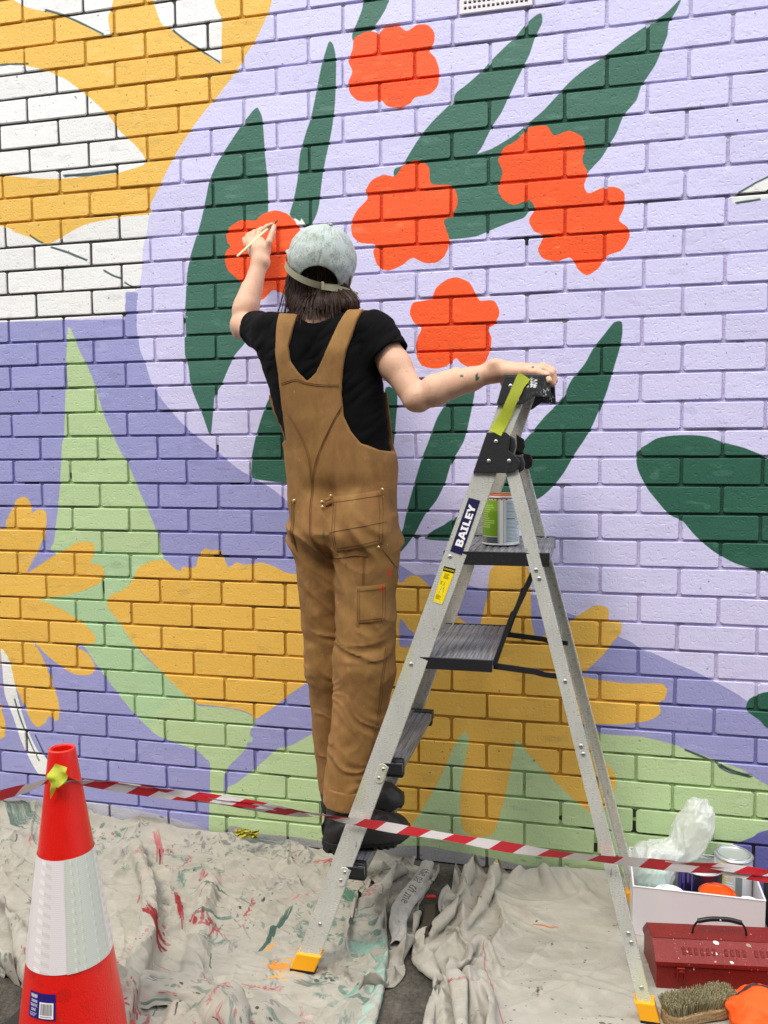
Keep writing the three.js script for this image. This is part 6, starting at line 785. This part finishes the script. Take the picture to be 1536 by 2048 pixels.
    for (const k of [1, 2]) part('stitching', new THREE.TubeGeometry(new THREE.CatmullRomCurve3(ring(k)), 90, 0.0007, 4), seamMat, p);
    part('stitching', new THREE.TubeGeometry(new THREE.CatmullRomCurve3(rows[2].slice(1, n).map((o) => V(o.x, o.y, o.z + 0.0008))), 40, 0.0007, 4), seamMat, p); return p;
  }
  const bp = pocket('back_pocket', [[-0.703, 1.303], [-0.547, 1.326], [-0.534, 1.175], [-0.693, 1.144]], 20, 20, 0.0026, 0.35);
  part('stitching', new THREE.TubeGeometry(new THREE.CatmullRomCurve3(onCloth([[-0.697, 1.206], [-0.648, 1.217], [-0.59, 1.228], [-0.538, 1.237]], 20, 0.0036)), 40, 0.0009, 4), seamMat, bp);
  pocket('back_pocket', [[-0.83, 1.296], [-0.814, 1.294], [-0.81, 1.147], [-0.828, 1.171]], 6, 18, 0.0024, 0.1);
  pocket('thigh_pocket', [[-0.618, 1.06], [-0.536, 1.065], [-0.534, 0.96], [-0.616, 0.954]], 14, 16, 0.0026, 0.4);
  pocket('hammer_loop', [[-0.721, 1.299], [-0.703, 1.306], [-0.694, 1.286], [-0.718, 1.272]], 6, 6, 0.006, 0.2);
  const brass = std(0xd9c79a, 0.35, 0.7);
  for (const [x, y] of [[-0.705, 1.306], [-0.726, 1.29], [-0.723, 1.276], [-0.553, 1.325], [-0.556, 1.168], [-0.815, 1.292]]) part('rivet', new THREE.SphereGeometry(0.0042, 10, 8).scale(1, 1, 0.5).translate(x, y, hit(x, y) + 0.0042), brass, overalls);
  // turned-up cuffs
  const cuff = (leg, y0, hgt, tilt, c) => { const f = (x, y, z) => smax(smax(leg(x, y, z) - 0.0075 - 0.003 * noise(x * 30, y * 20, z * 30), Math.abs(y - y0 - hgt / 2 - tilt * (x - c.x)) - hgt / 2, 0.004), -(leg(x, y, z) + 0.02), 0.003); const [a, b] = box([V(c.x, y0, c.z), V(c.x, y0 + hgt, c.z)], 0.1); return part('cuff', netMesh(f, a, b, 0.0048, uvO), brown, overalls); };
  cuff(legR, cuffR - 0.003, 0.056, -0.05, ankR); cuff(legL, cuffL - 0.003, 0.05, -0.05, ankL);
  // --- boots
  const leather = std(0x19191a, 0.42, 0, { bumpMap: rep(grain, 8), bumpScale: 0.0014 }), soleM = std(0x0d0d0e, 0.7), lace = std(0x30302f, 0.7), eyelet = std(0xb0b0ac, 0.35, 0.8);
  const step = 0.3075;
  function boot(heel, toe, ank, side) {
    const e1 = toe.clone().sub(heel); e1.y = 0; const L = e1.length(); e1.normalize(); const e2 = V(-e1.z, 0, e1.x), at = (u, h, w) => heel.clone().setY(step).addScaledVector(e1, u).addScaledVector(e2, w).setY(step + h);
    const b = thingPart('boot');
    const shaft = cone(at(0.055, 0.07, 0), V(ank.x, ank.y + 0.05, ank.z), 0.047, 0.048), ub = union([cone(at(0.045, 0.05, 0), at(0.1, 0.055, 0), 0.042, 0.046), cone(at(0.1, 0.055, 0), at(L - 0.06, 0.042, 0.004), 0.046, 0.044), cone(at(L - 0.085, 0.04, 0.004), at(L - 0.035, 0.036, 0.004), 0.046, 0.04), shaft, cone(at(0.07, 0.1, 0), at(0.13, 0.06, 0), 0.044, 0.042)], 0.03);
    const upper = (x, y, z) => smax(ub(x, y, z) + 0.003 * noise(x * 28, y * 28, z * 28) + 0.0035 * Math.max(0, 1 - 3 * Math.abs(noise(x * 17, y * 26, z * 17))) * smooth(0.05, 0.09, y - step) - 0.002 * Math.max(0, Math.sin((y - step) * 95)) * smooth(0.1, 0.14, y - step), step + 0.024 - y, 0.004);
    const [a, c] = box([at(0, 0, 0), at(L, 0, 0), V(ank.x, ank.y, ank.z)], 0.075); part('upper', netMesh(upper, a, [c[0], ank.y + 0.05, c[2]], 0.0052, uvS), leather, b);
    const outline = (u) => 0.046 * Math.sqrt(clamp(u / 0.035, 0, 1)) * (1 - 0.14 * Math.exp(-(((u - 0.42 * L) / 0.05) ** 2))) * Math.sqrt(clamp((L + 0.006 - u) / 0.06, 0, 1));
    const sole = (x, y, z) => { const dx = x - heel.x, dz = z - heel.z, u = dx * e1.x + dz * e1.z, w = dx * e2.x + dz * e2.z, h = y - step, edge = Math.abs(w) - outline(u), lug = h < 0.012 && Math.abs(((u / 0.019) % 1) - 0.5) > 0.3 && (edge > -0.014) ? 0.006 : 0, arch = Math.abs(u - 0.42 * L) < 0.03 ? 0.008 : 0, toeUp = 0.016 * smooth(0.72 * L, L, u); return smax(edge + lug, Math.abs(h - 0.017 - arch / 2 - toeUp) - 0.017 + arch / 2, 0.003) * 0.8; };
    part('sole', netMesh(sole, at(0, 0, 0).toArray().map((q, i) => Math.min(q, at(L, 0, 0).toArray()[i]) - (i === 1 ? 0.01 : 0.065)), at(0, 0, 0).toArray().map((q, i) => Math.max(q, at(L, 0, 0).toArray()[i]) + 0.065), 0.0045, uvS), soleM, b);
    for (let i = 0; i < 4; i++) { const u = 0.085 + i * 0.02, p = [-1, -0.5, 0, 0.5, 1].map((s) => { let q = at(u + 0.006 * s * (i % 2 ? 1 : -1), 0.2, s * 0.02); for (let k = 0; k < 60 && upper(q.x, q.y, q.z) > 0.001; k++) q.y -= 0.003; return q.clone().setY(q.y + 0.0015); }); part('lace', tube(p, 0.0018, 12, 5), lace, b); }
    const tab = []; for (let j = 0; j <= 8; j++) { const h = 0.115 - j * 0.008; tab.push([-1, 0, 1].map((s) => at(0.004 + 0.004 * Math.abs(j - 4) / 4 - 0.008, h, s * 0.012))); } part('pull_tab', sheet(tab), soleM, b);
    return b;
  }
  function thingPart(name) { const o = new THREE.Group(); o.name = name; who.add(o); return o; }
  boot(V(-0.715, step, 0.585), V(-0.49, step, 0.475), ankR); boot(V(ankL.x - 0.06, step, ankL.z + 0.02), V(ankL.x + 0.185, step, ankL.z - 0.05), ankL);
  // --- hair
  const hb = [ellipsoid(headAt(0, 0.0, -0.012), Rt, U, F, 0.083, 0.1, 0.086), cone(V(-0.805, 1.898, 0.375), V(-0.812, 1.855, 0.4), 0.032, 0.03), cone(V(-0.699, 1.885, 0.38), V(-0.67, 1.847, 0.415), 0.032, 0.03), cone(V(-0.749, 1.881, 0.385), V(-0.739, 1.847, 0.43), 0.036, 0.033), cone(V(-0.85, 1.941, 0.35), V(-0.847, 1.87, 0.38), 0.028, 0.022)];
  const hairU = union(hb, 0.03), faceCut = cutAt(headAt(0, 0, 0.035), F), ang = (x, z) => Math.atan2(x - Hc.x, z - Hc.z);
  const hair = (x, y, z) => smax(smax(hairU(x, y, z) + 0.0045 * noise(ang(x, z) * 13, y * 5, 2) + 0.003 * noise(ang(x, z) * 34, y * 4, 7), faceCut(x, y, z) - 0.0, 0.01), ([[-0.744, 1.83]][0][1] + 0.014 * noise(ang(x, z) * 9, 1, 5) + 0.014 * noise(ang(x, z) * 40, 1, 9)) - y, 0.006);
  const hm = new THREE.MeshPhysicalMaterial({ side: THREE.DoubleSide, color: 0xffffff, roughness: 0.5, specularIntensity: 0.6, map: dataTex(512, 64, (u, v) => { const s = 0.8 + 0.35 * tnoise(u, v, 90) + 0.35 * (rnd() - 0.5) + 0.2 * tnoise(u, v, 20, 4); return [64 * s, 42 * s, 32 * s]; }, true) });
  const hairObj = part('hair', netMesh(hair, ...box([V(-0.874, 1.959, 0.38), V(-0.624, 1.8, 0.45), headAt(0, 0.12, -0.1), headAt(0, -0.1, 0.03)], 0.05), 0.0042, (x, y, z) => [ang(x, z) * 0.4, y * 1.2]), hm, who);
  const strands = []; for (let i = 0; i < 330; i++) { const a = rr(-1.75, 1.45), wisp = i < 46, r0 = 0.094, x0 = Hc.x + r0 * Math.sin(a) * 0.98 + 0.012, z0 = Hc.z + 0.012 + r0 * Math.cos(a) * 0.95, y0 = Hc.y - 0.03, y1 = [[-0.745, 1.816]][0][1] + rr(-0.016, 0.03); const pts = []; const sp = wisp ? rr(0.0, 0.03) : rr(0, 0.008); for (let k = 0; k <= 5; k++) { const q = k / 5, y = lerp(y0, wisp ? y1 - 0.01 : y1, q); let g = 0.7 + 0.5 * q + sp; let x = Hc.x + 0.012 + 0.075 * g * Math.sin(a) , z = Hc.z + 0.012 + 0.085 * g * Math.cos(a); for (let n = 0; n < 30; n++) { const d = hair(x, y, z); if (Math.abs(d) < 0.0008 || (q > 0.75 && d > 0)) break; x -= Math.sin(a) * d * 0.6; z -= Math.cos(a) * d * 0.6; } pts.push(V(x + Math.sin(a) * (0.001 + sp * q * 0.5), y, z + Math.cos(a) * (0.001 + sp * q * 0.3))); } strands.push(tube(pts, rr(0.0007, 0.0016), 12, 4)); }
  for (const [px, py, qx, qy] of [[-0.085, -0.02, -0.095, -0.13], [-0.082, -0.02, -0.108, -0.14], [-0.08, -0.03, -0.1, -0.15], [-0.078, -0.03, -0.087, -0.145], [-0.084, -0.01, -0.112, -0.12], [-0.083, -0.03, -0.103, -0.158], [-0.08, -0.02, -0.093, -0.16], [-0.076, -0.04, -0.098, -0.152], [-0.08, -0.03, -0.116, -0.135], [0.085, -0.04, 0.1, -0.14], [0.088, -0.04, 0.107, -0.13], [0.086, -0.05, 0.094, -0.15]]) strands.push(tube([V(Hc.x + px + 0.01, Hc.y + py, Hc.z + 0.02), V(Hc.x + (px + qx) / 2, Hc.y + (py + qy) / 2 + 0.01, Hc.z + 0.035), V(Hc.x + qx, Hc.y + qy, Hc.z + 0.05), V(Hc.x + qx - 0.006, Hc.y + qy - 0.02, Hc.z + 0.055)], 0.0013, 14, 4));
  part('strand', strands, hm, hairObj).userData.kind = 'stuff';
  // --- cap, worn with its opening at the back
  const capO = ellipsoid(headAt(0, 0.016, -0.008), Rt, U, F, 0.098, 0.1, 0.11), rim = cutAt(headAt(0, -0.028, -0.03), U.clone().addScaledVector(F, -0.04).normalize()), holeC = headAt(-0.004, -0.032, 0);
  const capF = (x, y, z) => { const px = x - holeC.x, py = y - holeC.y, pz = z - holeC.z, r = px * Rt.x + py * Rt.y + pz * Rt.z, u = px * U.x + py * U.y + pz * U.z, f = px * F.x + py * F.y + pz * F.z, seam6 = Math.abs(Math.sin(3 * Math.atan2(r + 0.012, f + 0.0)));
    let d = Math.abs(capO(x, y, z) + 0.006 * noise(x * 11, y * 11, z * 11 + 3) + 0.003 * noise(x * 30, y * 30, z * 30) + 0.0022 * Math.exp(-((seam6 / 0.07) ** 2))) - 0.0028; d = smax(d, -rim(x, y, z), 0.002); if (f < 0) d = smax(d, -(Math.hypot(r / 0.056, u / 0.056) - 1) * 0.05, 0.002); return d; };
  const leo = canvasTex(1024, 1024, (g, w, h) => { g.fillStyle = '#aab7b4'; g.fillRect(0, 0, w, h); for (let i = 0; i < 1000; i++) { const x = rr(0, w), y = rr(0, h), s = rr(7, 17), a = rr(0, 3); g.strokeStyle = `rgba(${rnd() < 0.6 ? '120,136,140' : '128,132,114'},${rr(0.25, 0.65)})`; g.lineWidth = rr(4, 8); g.beginPath(); g.ellipse(x, y, s * 1.3, s, a, rr(0, 2), rr(4, 6)); g.stroke(); g.fillStyle = `rgba(158,160,142,${rr(0.2, 0.5)})`; g.fill(); } for (let i = 0; i < 2000; i++) { g.fillStyle = `rgba(236,240,236,${rr(0.1, 0.4)})`; g.beginPath(); g.arc(rr(0, w), rr(0, h), rr(1, 5), 0, 7); g.fill(); } });
  const capMat2 = std(0xffffff, 0.9, 0, { map: leo, bumpMap: rep(weave, 4), bumpScale: 0.0005 }), capUV2 = (x, y, z) => { const px = x - Hc.x, py = y - Hc.y, pz = z - Hc.z; return [Math.atan2(px * Rt.x + py * Rt.y + pz * Rt.z, -(px * F.x + py * F.y + pz * F.z)) * 0.32 + 0.5, (px * U.x + py * U.y + pz * U.z) * 3.2 + 0.4]; };
  const cap = part('cap', netMesh(capF, ...box([headAt(0.1, 0.03, 0.11), headAt(-0.1, 0.03, 0.11), headAt(0.1, 0, -0.12), headAt(-0.1, 0, -0.12), headAt(0, 0.13, 0)], 0.03), 0.0032, capUV2), capMat2, who);
  const br = []; for (let j = 0; j <= 12; j++) { const r = []; for (let i = 0; i <= 24; i++) { const a = lerp(-1.15, 1.15, i / 24), q = j / 12; r.push(headAt(Math.sin(a) * (0.098 + 0.018 * q), -0.014 - 0.008 * Math.abs(Math.sin(a)) ** 2 * (0.4 + q) + 0.018 * q, Math.cos(a) * 0.1 + q * 0.08 * Math.cos(a * 0.75))); } br.push(r); }
  part('brim', [sheet(br), sheet(br.map((r) => r.map((p) => p.clone().addScaledVector(U, -0.003))))], capMat2, cap);
  part('button', new THREE.SphereGeometry(0.0085, 14, 10).scale(1, 0.6, 1).translate(...headAt(0, 0.119, -0.008).toArray()), capMat2, cap);
  const olive = std(0x9d9a80, 0.85, 0, { bumpMap: rep(weave, 2), bumpScale: 0.0006 }), rimD = (a) => { const p = headAt(Math.sin(a) * 0.101 - 0.003, -0.016 - 0.012 * Math.cos(a), -0.008 - Math.cos(a) * 0.1145); return p; };
  const bandRows = []; for (let j = 0; j <= 3; j++) { const r = []; for (let i = 0; i <= 40; i++) { const p = rimD(lerp(-2.1, 2.1, i / 40)); r.push(p.addScaledVector(U, (j / 3 - 0.5) * 0.019)); } bandRows.push(r); }
  part('strap', sheet(bandRows), olive, cap);
  const s0 = rimD(0.12), s1 = rimD(0.3), out = s1.clone().sub(s0).normalize();
  part('strap_tail', ribbon([s0.clone().addScaledVector(F, -0.003), s1.clone().addScaledVector(F, -0.004), s1.clone().addScaledVector(out, 0.042).add(V(0, -0.003, 0.006)), s1.clone().addScaledVector(out, 0.085).add(V(0.004, -0.016, 0.012))], 0.018, () => 0, 24, 3, V(0.2, 0, 1).normalize()), olive, cap);
  part('buckle', rbox(0.008, 0.024, 0.006, 0.002).translate(s0.x, s0.y, s0.z + 0.004), std(0xa09c86, 0.5, 0.4), cap);
  // --- the brush in the raised hand
  const tip = V(-1.033, 2.216, 0.006), tail = V(-1.107, 2.059, 0.19), dir = tip.clone().sub(tail), Lb = dir.length(), prof = [[0.0005, 0], [0.0035, 0.004], [0.0042, Lb * 0.2], [0.0055, Lb * 0.55], [0.0046, Lb * 0.78], [0.0036, Lb * 0.86]].map((p) => new THREE.Vector2(...p)), q = new THREE.Quaternion().setFromUnitVectors(V(0, 1, 0), dir.clone().normalize());
  const pb = thing('paint_brush', 'thin artist brush with a pale wooden handle held against an orange blossom', 'paint brush', tail.toArray());
  const put = (g) => g.applyQuaternion(q).translate(tail.x, tail.y, tail.z);
  part('handle', put(new THREE.LatheGeometry(prof, 16)), std(0xdccba6, 0.5), pb);
  part('ferrule', put(new THREE.CylinderGeometry(0.0034, 0.0037, Lb * 0.06, 14).translate(0, Lb * 0.88, 0)), std(0xb58a5a, 0.35, 0.7), pb);
  part('bristles', put(new THREE.LatheGeometry([[0.0033, Lb * 0.9], [0.0038, Lb * 0.94], [0.002, Lb * 0.98], [0.0002, Lb]].map((p) => new THREE.Vector2(...p)), 12)), std(0x5c3a24, 0.7), pb);
}

renderer.render(scene, camera);
